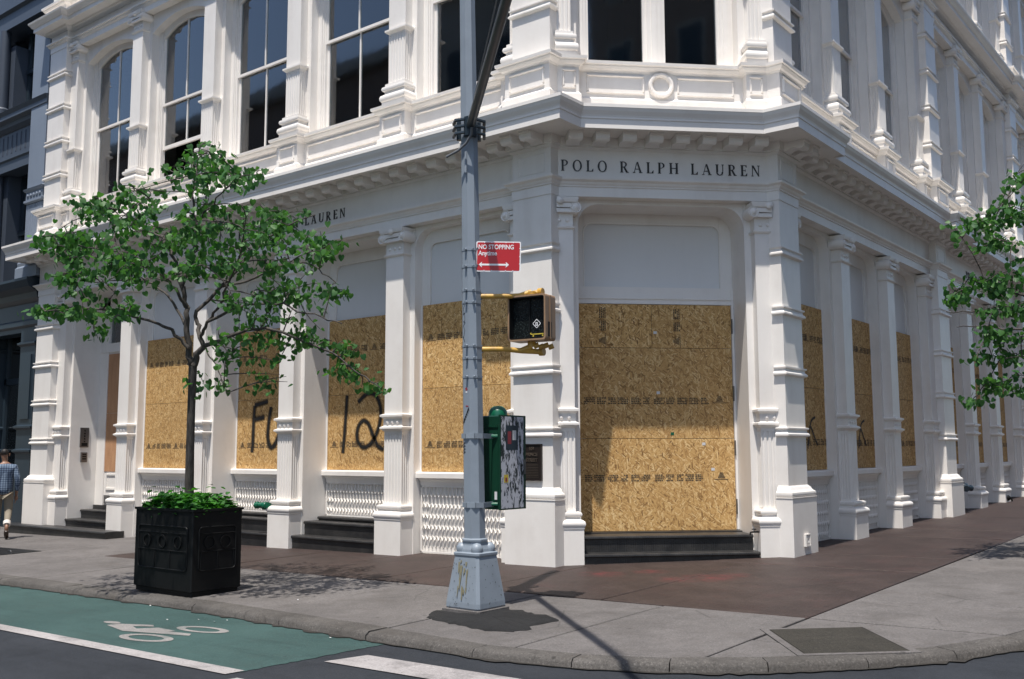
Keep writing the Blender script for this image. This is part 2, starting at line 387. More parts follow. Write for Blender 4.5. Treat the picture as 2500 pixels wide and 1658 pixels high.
# ragged edge where the green paint stops
rg = [(-.70-.20*t+random.uniform(-.015, .015), -4.6-1.5*t) for t in [i/30 for i in range(31)]]
sheet('bike_lane', [[(-60, -4.3), (-60, -6.06)] + [rg[-1]] + rg[::-1][1:] + [(-.70, -4.4)]], 'green_lane', ROAD+.004)
sheet('lane_line', [[(-60, -6.055), (-60, -6.215), (-.93, -6.215), (-.90, -6.055)]], 'marking', ROAD+.008)
sheet('crosswalk_line', [[(-.62, -5.50), (-.50, -5.14), (9, -5.16), (9, -5.48)], [(-.84, -6.62), (-.74, -6.24), (9, -6.28), (9, -6.64)]], 'marking', ROAD+.008)
bike = ring(-2.88, -5.68, .345, .145, .66, rot=.10) + ring(-2.78, -5.145, .345, .125, .66, rot=.10)
bike += [ell(-3.98, -5.385, .13, .05, 14, .05),
         [(-3.88, -5.50), (-3.83, -5.39), (-3.57, -5.40), (-3.41, -5.455), (-3.41, -5.60)],
         [(-3.83, -5.39), (-3.45, -5.25), (-3.36, -5.30), (-3.57, -5.40)],
         [(-3.41, -5.60), (-3.41, -5.455), (-3.26, -5.31), (-2.94, -5.33), (-3.0, -5.375), (-3.2, -5.40), (-2.67, -5.34), (-2.60, -5.41)]]
sheet('bike_symbol', bike, 'bike_paint', ROAD+.008)

# kerb line (outer top edge)
def yk(x): return -4.50 if x < -4 else -4.50-.20*(x+4)/3.01
KC = [(-.99, -4.70), (.3, -4.76), (1.2, -4.66), (1.9, -4.42), (2.5, -4.05), (3.05, -3.55), (3.5, -2.95), (3.85, -2.2), (4.05, -1.4), (4.12, -.5)]
def inset(pts, d):
    out = []
    for i, p in enumerate(pts):
        a = Vector(pts[max(i-1, 0)]); b = Vector(pts[min(i+1, len(pts)-1)]); t = (b-a).normalized(); out.append((p[0]-t.y*d, p[1]+t.x*d))
    return out
KI = [(x, y) for x, y in inset(KC, .20)]; KI[0] = (-.99, -4.43)
sw = MB(); sw.prism([(-60, -4.1), (-1.2, -4.35), (.3, -4.4), (1.1, -4.3), (2.2, -3.8), (2.9, -3.1), (3.4, -2.2), (3.7, -.5), (3.7, 60), (-60, 60)], lambda x, y: gz(x, y, -.3), lambda x, y: gz(x, y, -.02))
sidewalk = struct(build(sw, 'sidewalk', 'joint'))
def slab(poly, name, mat, parent, h=0., j=.012):
    cx_ = sum(p[0] for p in poly)/len(poly); cy_ = sum(p[1] for p in poly)/len(poly)
    pts = []
    for x, y in poly:
        dx, dy = x-cx_, y-cy_; pts.append((x-math.copysign(min(j, abs(dx)), dx), y-math.copysign(min(j, abs(dy)), dy)))
    a, b, c = random.uniform(-.0025, .0025), random.uniform(-.002, .002), random.uniform(-.0015, .0015)
    top = lambda x, y: gz(x, y, h)+a+b*(x-cx_)+c*(y-cy_)
    mb = MB(); n = len(pts); eb = .012
    ins = [(x+(cx_-x)*eb, y+(cy_-y)*eb) for x, y in pts]
    mb.add([(x, y, gz(x, y, h-.16)) for x, y in pts]+[(x, y, top(x, y)-.006) for x, y in pts]+[(x, y, top(x, y)) for x, y in ins],
           [(i, (i+1) % n, n+(i+1) % n, n+i) for i in range(n)]+[(n+i, n+(i+1) % n, 2*n+(i+1) % n, 2*n+i) for i in range(n)]+[tuple(range(2*n, 3*n))])
    return build(mb, name, mat, parent)
def clip(poly, region):
    out = poly
    for i in range(len(region)):
        a = region[i]; b = region[(i+1) % len(region)]; src = out; out = []
        ins = lambda p: (b[0]-a[0])*(p[1]-a[1])-(b[1]-a[1])*(p[0]-a[0]) >= -1e-9
        for k in range(len(src)):
            p, q = src[k], src[(k+1) % len(src)]
            ip, iq = ins(p), ins(q)
            if ip: out.append(p)
            if ip != iq:
                d1 = (b[0]-a[0])*(p[1]-a[1])-(b[1]-a[1])*(p[0]-a[0]); d2 = (b[0]-a[0])*(q[1]-a[1])-(b[1]-a[1])*(q[0]-a[0]); t = d1/(d1-d2)
                out.append((p[0]+(q[0]-p[0])*t, p[1]+(q[1]-p[1])*t))
        if len(out) < 3: return []
    return out
# pavement slabs along the left street
xs = [-40, -34, -30, -27, -24, -21.5, -19, -16.6, -14.3, -12.0, -9.9, -8.0, -6.2, -4.5, -2.85, -.99]
for a, b in zip(xs, xs[1:]):
    if a >= -10: slab([(a, yk(a)+.27), (b, yk(b)+.27), (b, -2.12), (a, -2.12)], 'slab', 'concrete', sidewalk)
    else:
        slab([(a, yk(a)+.27), (b, yk(b)+.27), (b, -2.12), (a, -2.12)], 'slab', 'concrete', sidewalk)
        slab([(a, -2.12), (b, -2.12), (b, .6), (a, .6)], 'slab', 'concrete', sidewalk)
# corner and right street
reg = [(-.99, -6)] + [(-.99, KI[0][1])] + KI[1:] + [(KI[-1][0], 60), (-.99, 60)]
reg = reg[1:]
for x0, x1 in [(-.99, .55), (.55, 2.02)]:
    p = clip([(x0, -5), (x1, -5), (x1, -2.12), (x0, -2.12)], reg)
    if p: slab(p, 'slab', 'concrete', sidewalk)
for y0, y1 in [(-5, -3.3), (-3.3, -2.12), (-2.12, -.9), (-.9, .35), (.35, 1.9), (1.9, 3.4), (3.4, 4.9), (4.9, 6.4), (6.4, 7.9), (7.9, 9.4), (9.4, 11.2), (11.2, 13), (13, 15), (15, 17), (17, 20), (20, 24), (24, 30)]:
    p = clip([(2.02, y0), (5, y0), (5, y1), (2.02, y1)], reg)
    if len(p) > 2: slab(p, 'slab', 'concrete', sidewalk)
# red painted vault panels
rx = [-9.95, -8.35, -6.85, -5.3, -3.6, -1.95, -.2, 2.02]
for a, b, yt in zip(rx, rx[1:], [.95]*5+[2.3, 1.45]): slab([(a, -2.12), (b, -2.12), (b, yt), (a, yt)], 'vault_panel', 'red_panel', sidewalk, .003, .009)
ry = [1.45, 2.95, 4.4, 5.9, 7.4, 8.9, 10.4, 12, 13.6, 15.2, 17, 19, 22, 26]
for a, b in zip(ry, ry[1:]): slab([(-.75, a), (2.02, a), (2.02, b), (-.75, b)], 'vault_panel', 'red_panel', sidewalk, .003, .009)
# kerb stones
kerb = struct(build(MB().prism([(-60, -4.4), (-60, -4.3), (-59.9, -4.3)], lambda x, y: gz(x, y, -.3), lambda x, y: gz(x, y, -.05)), 'kerb', 'kerb'))
def kerb_stone(o0, o1, i1, i0):
    j = .0045; ux, uy = o1[0]-o0[0], o1[1]-o0[1]; l = math.hypot(ux, uy); ux, uy = ux/l*j, uy/l*j
    o0 = (o0[0]+ux, o0[1]+uy); o1 = (o1[0]-ux, o1[1]-uy); i0 = (i0[0]+ux, i0[1]+uy); i1 = (i1[0]-ux, i1[1]-uy)
    n = 13; b = .04; vs_ = []; dz = random.uniform(-.004, .004)
    for k in range(n):
        t = k/(n-1); ox, oy = o0[0]+(o1[0]-o0[0])*t, o0[1]+(o1[1]-o0[1])*t; ix, iy = i0[0]+(i1[0]-i0[0])*t, i0[1]+(i1[1]-i0[1])*t
        w_ = random.uniform(-.008, .010); z = random.uniform(-.005, .003)+dz
        mx, my = ox+(ix-ox)*(b/.27+w_*2), oy+(iy-oy)*(b/.27+w_*2)
        ox, oy = ox+(ix-ox)*w_, oy+(iy-oy)*w_
        vs_ += [(ox-(ix-ox)*.06, oy-(iy-oy)*.06, gz(ox, oy, -.25)), (ox, oy, gz(ox, oy, -.03)+z), (mx, my, gz(mx, my, 0)+z), (ix, iy, gz(ix, iy, 0)+dz), (ix, iy, gz(ix, iy, -.25))]
    fs = [(k*5+q, (k+1)*5+q, (k+1)*5+q+1, k*5+q+1) for k in range(n-1) for q in range(4)]+[(0, 1, 2, 3, 4), tuple((n-1)*5+q for q in (4, 3, 2, 1, 0))]
    build(MB().add(vs_, fs), 'kerb_stone', 'kerb', kerb, smooth=50)
kx = [-40, -36, -33, -30, -27.5, -25, -22.6, -20.4, -18.2, -16, -13.9, -12, -10.2, -8.4, -6.7, -5.05, -3.9, -2.3, -.99]
for a, b in zip(kx, kx[1:]): kerb_stone((a, yk(a)), (b, yk(b)), (b, yk(b)+.27), (a, yk(a)+.27))
for i in range(len(KC)-1): kerb_stone(KC[i], KC[i+1], KI[i+1], KI[i])
ky = [-.5, 1.4, 3.3, 5.2, 7.1, 9, 11, 13.5, 16, 19, 23, 28]
for a, b in zip(ky, ky[1:]): kerb_stone((4.12, a), (4.12, b), (3.85, b), (3.85, a))
# grit lying in the gutter against the kerb
gp = [(x/10, yk(x/10)) for x in range(-300, -9, 1)]+[(KC[i][0]+(KC[i+1][0]-KC[i][0])*k/10, KC[i][1]+(KC[i+1][1]-KC[i][1])*k/10) for i in range(len(KC)-1) for k in range(10)]
mb = MB(); go = inset(gp, -.05); vs_ = []
for (x, y), (x2, y2) in zip(gp, go):
    k = random.uniform(.2, .9) if random.random() < .85 else 1.5
    vs_ += [(x+(x-x2)*.6, y+(y-y2)*.6), (x+(x2-x)*k, y+(y2-y)*k)]
mb.add([(x, y, gz(x, y, ROAD+.011)) for x, y in vs_], [(2*i, 2*i+1, 2*i+3, 2*i+2) for i in range(len(gp)-1)])
struct(build(mb, 'gutter_grit', 'joint'))
# ribbed plate set in the corner ramp
th = math.atan2(-2.28+2.86, 2.68-1.96)
rp = thing('ramp_plate', 'ribbed dark metal plate set in the corner ramp by the kerb', 'plate', (2.60, -3.0, gz(2.60, -3.0)+.003), th)
mb = MB(); W2, H2 = .46, .555
for x0, x1, y0, y1 in [(-W2, W2, H2-.06, H2), (-W2, W2, -H2, -H2+.06), (-W2, -W2+.06, -H2+.06, H2-.06), (W2-.06, W2, -H2+.06, H2-.06)]: mb.box(x0, x1, y0, y1, -.03, .005)
rp.rotation_mode = 'QUATERNION'; rp.rotation_quaternion = Vector((0, 0, 1)).rotation_difference(Vector((-.0155, -.0155, 1))) @ Matrix.Rotation(th, 3, 'Z').to_quaternion()
build(mb, 'frame', 'concrete', rp); build(MB().box(-W2+.05, W2-.05, -H2+.05, H2-.05, -.03, .0), 'plate', 'ramp_plate', rp)
rbm = MB().add([(-W2+.07, -.012, 0), (W2-.07, -.012, 0), (W2-.07, .012, 0), (-W2+.07, .012, 0), (-W2+.07, -.005, .008), (W2-.07, -.005, .008), (W2-.07, .005, .008), (-W2+.07, .005, .008)],
               [(0, 1, 5, 4), (1, 2, 6, 5), (2, 3, 7, 6), (3, 0, 4, 7), (4, 5, 6, 7)]).mesh('rib', 'ramp_plate')
for k in range(32): link('rib', rbm, rp, (0, -H2+.075+k*(2*H2-.15)/31, 0))
# asphalt patch round the pole base
PO = [(-1.22, -3.62), (-1.05, -3.86), (-.70, -3.98), (-.40, -4.02), (-.12, -4.12), (.12, -4.02), (.20, -3.86), (.10, -3.72), (.12, -3.55), (.16, -3.36), (.02, -3.26), (-.25, -3.22), (-.50, -3.12), (-.9, -3.2), (-1.2, -3.4)]
pp = []
for i in range(len(PO)):
    for k in range(5):
        t = k/5; p, q = PO[i], PO[(i+1) % len(PO)]; pp.append((p[0]+(q[0]-p[0])*t+random.uniform(-.022, .022), p[1]+(q[1]-p[1])*t+random.uniform(-.022, .022)))
mb = MB(); n = len(pp); cxp, cyp = -.45, -3.6
mb.add([(x, y, gz(x, y, .0)) for x, y in pp]+[(cxp+(x-cxp)*.95, cyp+(y-cyp)*.95, gz(x, y, .016)+random.uniform(-.006, .006)) for x, y in pp]+[(cxp+(x-cxp)*.5, cyp+(y-cyp)*.5, gz(x, y, .022)+random.uniform(-.008, .008)) for x, y in pp]+[(cxp, cyp, gz(cxp, cyp, .024))],
       [(i, (i+1) % n, n+(i+1) % n, n+i) for i in range(n)]+[(n+i, n+(i+1) % n, 2*n+(i+1) % n, 2*n+i) for i in range(n)]+[(2*n+i, 2*n+(i+1) % n, 3*n) for i in range(n)])
struct(build(mb, 'asphalt_patch', 'patch', smooth=60))
# dark cellar hatch at the left
hx = thing('cellar_hatch', 'dark metal cellar hatch lying flat in the pavement at the left edge', 'hatch', (0, 0, 0))
for a, b in [(-13.6, -12.75), (-12.73, -11.85)]:
    mb = MB(); mb.prism([(a, -2.9), (b, -2.9), (b, -2.2), (a, -2.2)], lambda x, y: gz(x, y, -.03), lambda x, y: gz(x, y, .008)); build(mb, 'leaf_door', 'black_iron', hx)
    mb = MB(); q = (a+b)/2; mb.tube([(q-.06, -2.55, gz(q, -2.55, .01)), (q-.05, -2.55, gz(q, -2.55, .03)), (q+.05, -2.55, gz(q, -2.55, .03)), (q+.06, -2.55, gz(q, -2.55, .01))], .008, 6); build(mb, 'pull_handle', 'chrome', hx)

# ------------------------------------------------------------------ corner building
bld = thing('corner_building', 'white cast-iron corner building with boarded shop windows and a chamfered doorway', 'building')
CV = 1.64                                   # chamfer plane offset
FR = {'L': (0., (0, 0)), 'C': (R(45), (-CV/S2, CV/S2)), 'R': (R(90), (0, 0))}
def frame(fr, u, z=0.):
    rz, o = FR[fr]; return (o[0]+u*math.cos(rz), o[1]+u*math.sin(rz), z), rz
def to_world(fr, u, v):
    rz, o = FR[fr]; return (o[0]+u*math.cos(rz)-v*math.sin(rz), o[1]+u*math.sin(rz)+v*math.cos(rz))
PIL = {'L': [-16.09, -13.41, -10.79, -8.18, -5.54, -2.985], 'C': [-1.52, 1.52],
       'R': [2.985, 5.33, 7.68, 10.12, 11.0, 13.3, 15.6, 18.1, 19.0, 21.3, 23.6, 26.1]}
PIER = {'L': [(-16.575, .74), (-2.68, .68)], 'R': [(2.68, .68), (10.66, .72), (18.66, .72), (26.66, .72)]}
GF, UFF = -.35, 7.10                         # ground-floor foot, first-floor sill level
def flutes(w_, vf, vb, nf, ns, g=.016, dep=.014):
    pts = [(-w_, vb)]
    for k in range(ns):
        c = vb+(vf-vb)*(k+1)/(ns+.6)
        pts += [(-w_, c+g), (-w_+dep, c+g*.5), (-w_+dep, c-g*.5), (-w_, c-g)]
    pts.append((-w_, vf))
    for k in range(nf):
        c = -w_+2*w_*(k+.5)/nf
        pts += [(c-g, vf), (c-g*.5, vf+dep), (c+g*.5, vf+dep), (c+g, vf)]
    pts.append((w_, vf))
    for k in range(ns):
        c = vf+(vb-vf)*(k+.6)/(ns+.6)
        pts += [(w_, c-g), (w_-dep, c-g*.5), (w_-dep, c+g*.5), (w_, c+g)]
    pts.append((w_, vb)); return pts
def capital(mb, z, w_=.195, vf=.14):
    """angular ionic capital sitting at z (astragal) about .42 high"""
    mb.mould(w_, vf, .31, [(0, z-.02), (.03, z), (.035, z+.02), (0, z+.035)])
    mb.box(-w_, w_, vf, .31, z+.03, z+.22)
    for u in (-.11, 0, .11): mb.lathe([(.0, vf-.028), (.018, vf-.022), (.028, vf-.004), (.028, vf+.01)][::-1], 8, (u, z+.11), 'y')
    mb.box(-w_-.03, w_+.03, vf-.075, .31, z+.215, z+.25)
    mb.box(-w_-.02, w_+.02, vf-.055, .31, z+.25, z+.275); mb.box(-w_-.03, w_+.03, vf-.075, .31, z+.285, z+.345)
    for sgn in (-1, 1):
        c = (sgn*(w_+.035), z+.285)
        mb.lathe([(.085, .30), (.085, vf-.07), (.075, vf-.085), (.055, vf-.072), (.055, vf-.085), (.03, vf-.092), (.03, vf-.10), (.012, vf-.11)], 16, c, 'y')
        mb.lathe([(.07, vf-.06), (.07, .30)], 10, (sgn*(w_+.045), z+.285), 'y')
    mb.mould(w_+.02, vf-.06, .31, [(0, z+.345), (.03, z+.36), (.045, z+.40), (.045, z+.43), (0, z+.435)])
    mb.box(-w_-.02, w_+.02, vf-.06, .31, z+.345, z+.435)
    mb.lathe([(.045, vf-.08), (.05, vf-.11), (.03, vf-.13), (.0, vf-.135)], 10, (0, z+.375), 'y')
def pilaster_meshes():
    d = {}
    W = .195
    d['pilaster'] = (MB().box(-.295, .295, .30, 1.0, GF, 5.13).box(-W, W, .14, .31, 2.11, 4.66), None)
    d['plinth'] = (MB().box(-.285, .285, .03, .31, GF, .485).mould(.285, .03, .31, [(0, .47), (.008, .475), (.008, .49), (-.02, .50)]), None)
    d['base'] = (MB().box(-.24, .24, .075, .305, .48, .70).mould(.24, .075, .305, [(0, .485), (.045, .49), (.062, .51), (.068, .54), (.06, .57), (.035, .59), (.01, .60), (-.005, .625), (.005, .635), (.022, .645), (.028, .665), (.02, .69), (-.03, .70)]), 40)
    d['fluted_shaft'] = (MB().prism(flutes(W, .14, .305, 6, 3), .735, 1.79).box(-W, W, .14, .305, .69, .735).box(-W, W, .14, .305, 1.79, 2.111), None)
    b = MB().mould(W, .14, .305, [(0, 1.835), (.04, 1.875), (.055, 1.88), (.055, 1.905), (.012, 1.925), (.012, 2.035), (.04, 2.065), (.055, 2.07), (.055, 2.10), (0, 2.118)])
    for u in (-.11, 0, .11): b.lathe([(.03, .135), (.03, .122), (.015, .108), (.0, .105)], 8, (u, 1.98), 'y')
    d['band'] = (b, None)
    c = MB(); capital(c, 4.64); d['capital'] = (c, 40)
    return {k: v[0].mesh(k, 'white', v[1]) for k, v in d.items()}
PM = pilaster_meshes()
def upper_pilaster_meshes():
    d = {}; W = .19; z = 0.
    d['pilaster'] = (MB().box(-.30, .30, .30, .60, -.15, 3.90).box(-W, W, .14, .31, 1.34, 3.45), None)
    d['base'] = (MB().box(-.26, .26, .06, .305, -.12, .12).box(-.221, .221, .094, .305, .1, .42).mould(.225, .09, .305, [(0, .11), (.04, .115), (.06, .14), (.062, .18), (.05, .215), (.02, .235), (0, .25), (0, .29), (.03, .30), (.04, .33), (.03, .365), (.0, .38)]), 40)
    d['fluted_shaft'] = (MB().prism(flutes(W, .14, .305, 6, 3), .43, 1.25).box(-W, W, .14, .305, .37, .43).box(-W, W, .14, .305, 1.25, 1.341), None)
    d['band'] = (MB().mould(W, .14, .305, [(0, 1.275), (.03, 1.30), (.05, 1.315), (.05, 1.345), (0, 1.365)]), None)
    c = MB(); capital(c, 3.44, W); d['capital'] = (c, 40)
    return {k: v[0].mesh(k, 'white', v[1]) for k, v in d.items()}
UPM = upper_pilaster_meshes()
def half(meshes, side):
    out = {}
    for k, me in meshes.items():
        m2 = me.copy(); bm = bmesh.new(); bm.from_mesh(m2)
        bmesh.ops.bisect_plane(bm, geom=bm.verts[:]+bm.edges[:]+bm.faces[:], plane_co=(side*.05, 0, 0), plane_no=(side, 0, 0), clear_outer=True)
        bm.to_mesh(m2); bm.free(); out[k] = m2
    return out
HALF = {(id(m_), s_): half(m_, s_) for m_ in (PM, UPM) for s_ in (-1, 1)}
def place(meshes, root, fr, u, z=0.):
    if fr == 'C': meshes = HALF[(id(meshes), -1 if u < 0 else 1)]
    l, rz = frame(fr, u, z); o = link(root, meshes[root], bld, l, rz)
    for k, me in meshes.items():
        if k != root: link(k, me, o)
    return o
BANDP = lambda zt: [(0, zt-.135), (.034, zt-.120), (.046, zt-.112), (.046, zt-.09), (.016, zt-.06), (.012, zt-.035), (.032, zt-.02), (.038, zt-.018), (.038, zt), (0, zt+.008)]
def pier_meshes(w_, vl=.5, vr=.5):
    h = w_/2; d = {}
    d['pier'] = MB().box(-h, h, 0, .6, .95, 5.13).mesh('pier', 'white')
    d['plinth'] = MB().mould(h+.09, -.09, .5, [(0, GF), (0, .855), (.008, .86), (.008, .872), (-.10, .88)], vl, vr).mesh('plinth', 'white')
    d['base'] = MB().box(-h+.01, h-.01, .01, .5, .86, 1.0).mould(h, 0, .5, [(.06, .872), (.085, .885), (.092, .91), (.085, .94), (.055, .96), (.045, .975), (.035, 1.0), (.0, 1.03)], vl, vr).mesh('base', 'white', 40)
    d['band'] = MB().mould(h, 0, .5, BANDP(0), vl, vr).mesh('band', 'white')
    d['neck_panel'] = MB().box(-h+.10, h-.10, -.012, .05, 4.62, 5.0).mesh('neck_panel', 'white')
    return d
def upper_pier_meshes(w_, vl=.5, vr=.5):
    h = w_/2
    return {'pier': MB().box(-h, h, 0, .6, -.15, 3.90).mesh('pier', 'white'), 'base': MB().mould(h, 0, .5, [(.0, -.1), (.03, -.1), (.03, .0), (.0, .03)]).mesh('base', 'white'),
            'band': MB().mould(h, 0, .5, BANDP(0), vl, vr).mesh('band', 'white')}
FLOORS = [0., 4.9]
pcache = {}
for fr, lst in PIER.items():
    for u, w_ in lst:
        key = (w_, .15 if abs(u-2.68) < .01 and fr == 'R' else .5, .15 if abs(u+2.68) < .01 else .5)
        if key not in pcache: pcache[key] = (pier_meshes(*key), upper_pier_meshes(*key))
        pm, um = pcache[key]; l, rz = frame(fr, u)
        o = link('pier', pm['pier'], bld, l, rz); link('plinth', pm['plinth'], o); link('base', pm['base'], o)
        for z in (1.84, 2.70, 3.56, 4.42): link('band', pm['band'], o, (0, 0, z))
        for dz in FLOORS:
            l, rz = frame(fr, u, UFF+dz); o = link('pier', um['pier'], bld, l, rz); link('base', um['base'], o)
            for z in (.85, 1.65, 2.45, 3.25): link('band', um['band'], o, (0, 0, z))
for fr, lst in PIL.items():
    for u in lst:
        place(PM, 'pilaster', fr, u)
        for dz in FLOORS: place(UPM, 'pilaster', fr, u, UFF+dz)

# plan outlines that every moulding follows
def facade(lst, main, a, b):
    """piecewise outline along u from a to b; lst of (u0,u1,v) projections"""
    cuts = sorted({round(a, 5), round(b, 5)} | {round(x, 5) for i in lst for x in i[:2] if a+1e-4 < x < b-1e-4}); pts = []
    for p, q in zip(cuts, cuts[1:]):
        m_ = (p+q)/2; v = min([main]+[i[2] for i in lst if i[0] < m_ < i[1]])
        if pts and abs(pts[-1][1]-v) < 1e-6: pts[-1] = (q, v)
        else: pts += [(p, v), (q, v)]
    return pts
def outline(main, pv, pe, pil=None, x_end=27.1):
    """pv: pier plane, pe: pier half-width extra, pil: (half width, v) for pilasters"""
    out = []
    for fr in 'LCR':
        lst = [(u-w_/2-pe, u+w_/2+pe, pv) for u, w_ in PIER.get(fr, [])]
        if pil: lst += [(u-pil[0], u+pil[0], pil[1]) for u in PIL[fr]]
        xa = -2.34+pe
        if fr == 'L': pts = facade(lst, main, -16.945-pe, xa); pts = [(pts[0][0], .6)] + pts
        elif fr == 'R': pts = facade(lst, main, -xa, x_end)
        else:
            if pil: lst = [(-9, -1.52+pil[0], pil[1]), (1.52-pil[0], 9, pil[1])]
            v = min([main]+[i[2] for i in lst if i[0] < -1.6]); V = CV+v; ul = S2*xa+V
            pts = facade(lst, main, ul, -ul)
        out += [to_world(fr, u, v) for u, v in pts]
    res = [out[0]]
    for p in out[1:]:
        if math.hypot(p[0]-res[-1][0], p[1]-res[-1][1]) > 1e-4: res.append(p)
    return res
main_path = outline(.14, 0., 0.)
build(MB().sweep(main_path, [(-.5, 5.10), (.012, 5.10), (.012, 5.235), (.03, 5.24), (.03, 5.255), (.05, 5.275), (.06, 5.30), (.10, 5.325), (.105, 5.35), (0, 5.362), (-.5, 5.362)]), 'architrave', 'white', bld)
build(MB().sweep(main_path, [(-.4, 5.34), (0, 5.34), (0, 5.80), (-.4, 5.80)]), 'frieze', 'white', bld)
cor = build(MB().sweep(main_path, [(-.4, 5.775), (.012, 5.775), (.03, 5.79), (.05, 5.80), (.05, 5.825), (.075, 5.83), (.075, 5.945), (.53, 5.945), (.53, 5.925), (.55, 5.925), (.55, 6.05), (.562, 6.06), (.562, 6.085), (.57, 6.11), (.60, 6.16), (.615, 6.20), (.62, 6.205), (.62, 6.25), (.3, 6.30), (-.15, 6.36), (-.4, 6.36)]), 'cornice', 'white', bld)
mod = MB(); pr = [(-.07, 5.815), (-.10, 5.82), (-.16, 5.845), (-.22, 5.85), (-.27, 5.825), (-.345, 5.82), (-.375, 5.85), (-.375, 5.91), (-.40, 5.915), (-.40, 5.945), (-.07, 5.945)]
n = len(pr); mod.add([(-.10, v, z) for v, z in pr]+[(.10, v, z) for v, z in pr], [tuple(range(n)), tuple(range(2*n-1, n-1, -1))]+[(i, (i+1) % n, n+(i+1) % n, n+i) for i in range(n)])
modm = mod.mesh('modillion', 'white')
for (x0, y0), (x1, y1) in zip(main_path, main_path[1:]):
    L_ = math.hypot(x1-x0, y1-y0)
    if L_ < .5: continue
    k = max(1, round(L_/.395)); a = math.atan2(y1-y0, x1-x0)
    for i in range(k):
        t = (i+.5)/k; link('modillion', modm, cor, (x0+(x1-x0)*t, y0+(y1-y0)*t, 0), a)
# parapet under the first-floor windows, sill moulding, and the same again one storey up
for dz in FLOORS:
    zb = 6.28 if dz == 0 else 6.62
    ped = outline(.20, -.10, .06, (.285, .04))
    build(MB().sweep(ped, [(-.35, zb+dz), (.03, zb+dz), (.03, 6.56+dz if dz == 0 else 6.64+dz), (.012, 6.58+dz if dz == 0 else 6.66+dz), (0, 6.60+dz if dz == 0 else 6.68+dz), (0, 7.0+dz), (-.35, 7.0+dz)]), 'parapet', 'white', bld)
    sl_ = build(MB().sweep(ped, [(-.4, 6.965+dz), (.01, 6.965+dz), (.02, 6.985+dz), (.05, 7.0+dz), (.075, 7.03+dz), (.08, 7.05+dz), (.105, 7.055+dz), (.11, 7.10+dz), (.02, 7.125+dz), (-.4, 7.15+dz)]), 'sill_moulding', 'white', bld)
# upper entablature
for dz in FLOORS:
    up_path = outline(.14, 0., 0.); z = 10.90+dz
    build(MB().sweep(up_path, [(-.5, z), (.012, z), (.012, z+.12), (.05, z+.15), (.06, z+.18), (.09, z+.19), (.09, z+.22), (0, z+.23), (0, z+.40), (.03, z+.41), (.06, z+.44), (.10, z+.46), (.12, z+.50), (.30, z+.51), (.30, z+.60), (.33, z+.61), (.36, z+.66), (.39, z+.69), (.40, z+.73), (-.1, z+.79), (-.5, z+.79)]), 'entablature', 'white', bld)

# raised mouldings that frame the parapet panels
def panel_frame(fr, u0_, u1_, v, z0, z1, name='panel_moulding', t=.035, d=.028):
    mb = MB()
    def bar(a, b, c, e_):  # bevelled bar
        mb.add([(a, v+.01, c), (b, v+.01, c), (b, v+.01, e_), (a, v+.01, e_), (a+d*.4, v-d, c+d*.4), (b-d*.4, v-d, c+d*.4), (b-d*.4, v-d, e_-d*.4), (a+d*.4, v-d, e_-d*.4)], [(0, 1, 5, 4), (1, 2, 6, 5), (2, 3, 7, 6), (3, 0, 4, 7), (4, 5, 6, 7)])
    bar(u0_, u1_, z1-t, z1); bar(u0_, u1_, z0, z0+t); bar(u0_, u0_+t, z0+t, z1-t); bar(u1_-t, u1_, z0+t, z1-t)
    l, rz = frame(fr, 0); return build(mb, name, 'white', bld, l, rz)
for dz in FLOORS:
    za = 6.64+dz if dz == 0 else 6.72+dz; zc = 6.93+dz
    for fr in 'LCR':
        P = PIL[fr]
        for u in P:
            if dz == 0 and fr != 'C': panel_frame(fr, u-.215, u+.215, .04, za, zc)
        for u, w_ in PIER.get(fr, []):
            panel_frame(fr, u-w_/2+.02, u+w_/2-.02, -.10, za, zc)
        for a, b in zip(P, P[1:]):
            if b-a < 1.5 or (fr == 'R' and dz > 0 and a < 5): continue
            if fr == 'C' and dz == 0:
                panel_frame(fr, a+.42, -.24, .20, za, zc); panel_frame(fr, .24, b-.42, .20, za, zc)
                l, rz = frame('C', 0, 6.79); mb = MB()
                mb.lathe([(.125, .21), (.125, .165), (.15, .14), (.175, .14), (.19, .165), (.19, .21)], 28, (0, 0), 'y'); mb.f = mb.f[:-2]; build(mb, 'ring_ornament', 'white', bld, l, rz, 40)
                for s_ in (-1, 1): panel_frame('C', s_*1.38-.1, s_*1.38+.1, .04, za, zc)
            else: panel_frame(fr, a+.37, b-.37, .20, za, zc)
# sunken-looking tablet on the pier frieze
for fr, lst in PIER.items():
    for u, w_ in lst: panel_frame(fr, u-w_/2+.10, u+w_/2-.10, 0., 5.43, 5.72, t=.02, d=.008)

# core: floors, roof and dark rooms behind the glass
foot = [(-16.9, .42), (-2.60, .42), (-.42, 2.60), (-.42, 27), (-16.9, 27)]
inner = [(-16.9, 3.2), (-3.4, 3.2), (-3.2, 3.4), (-3.2, 27), (-16.9, 27)]
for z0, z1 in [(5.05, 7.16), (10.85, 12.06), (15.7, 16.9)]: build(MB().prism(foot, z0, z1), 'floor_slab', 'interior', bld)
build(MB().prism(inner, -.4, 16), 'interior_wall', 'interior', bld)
build(MB().box(-16.93, -16.6, .4, 27, -.4, 16.9), 'party_wall', 'white', bld)
build(MB().prism([(-16.9, 26.7), (-.4, 26.7), (-.4, 27), (-16.9, 27)], -.4, 16.9), 'party_wall', 'white', bld)

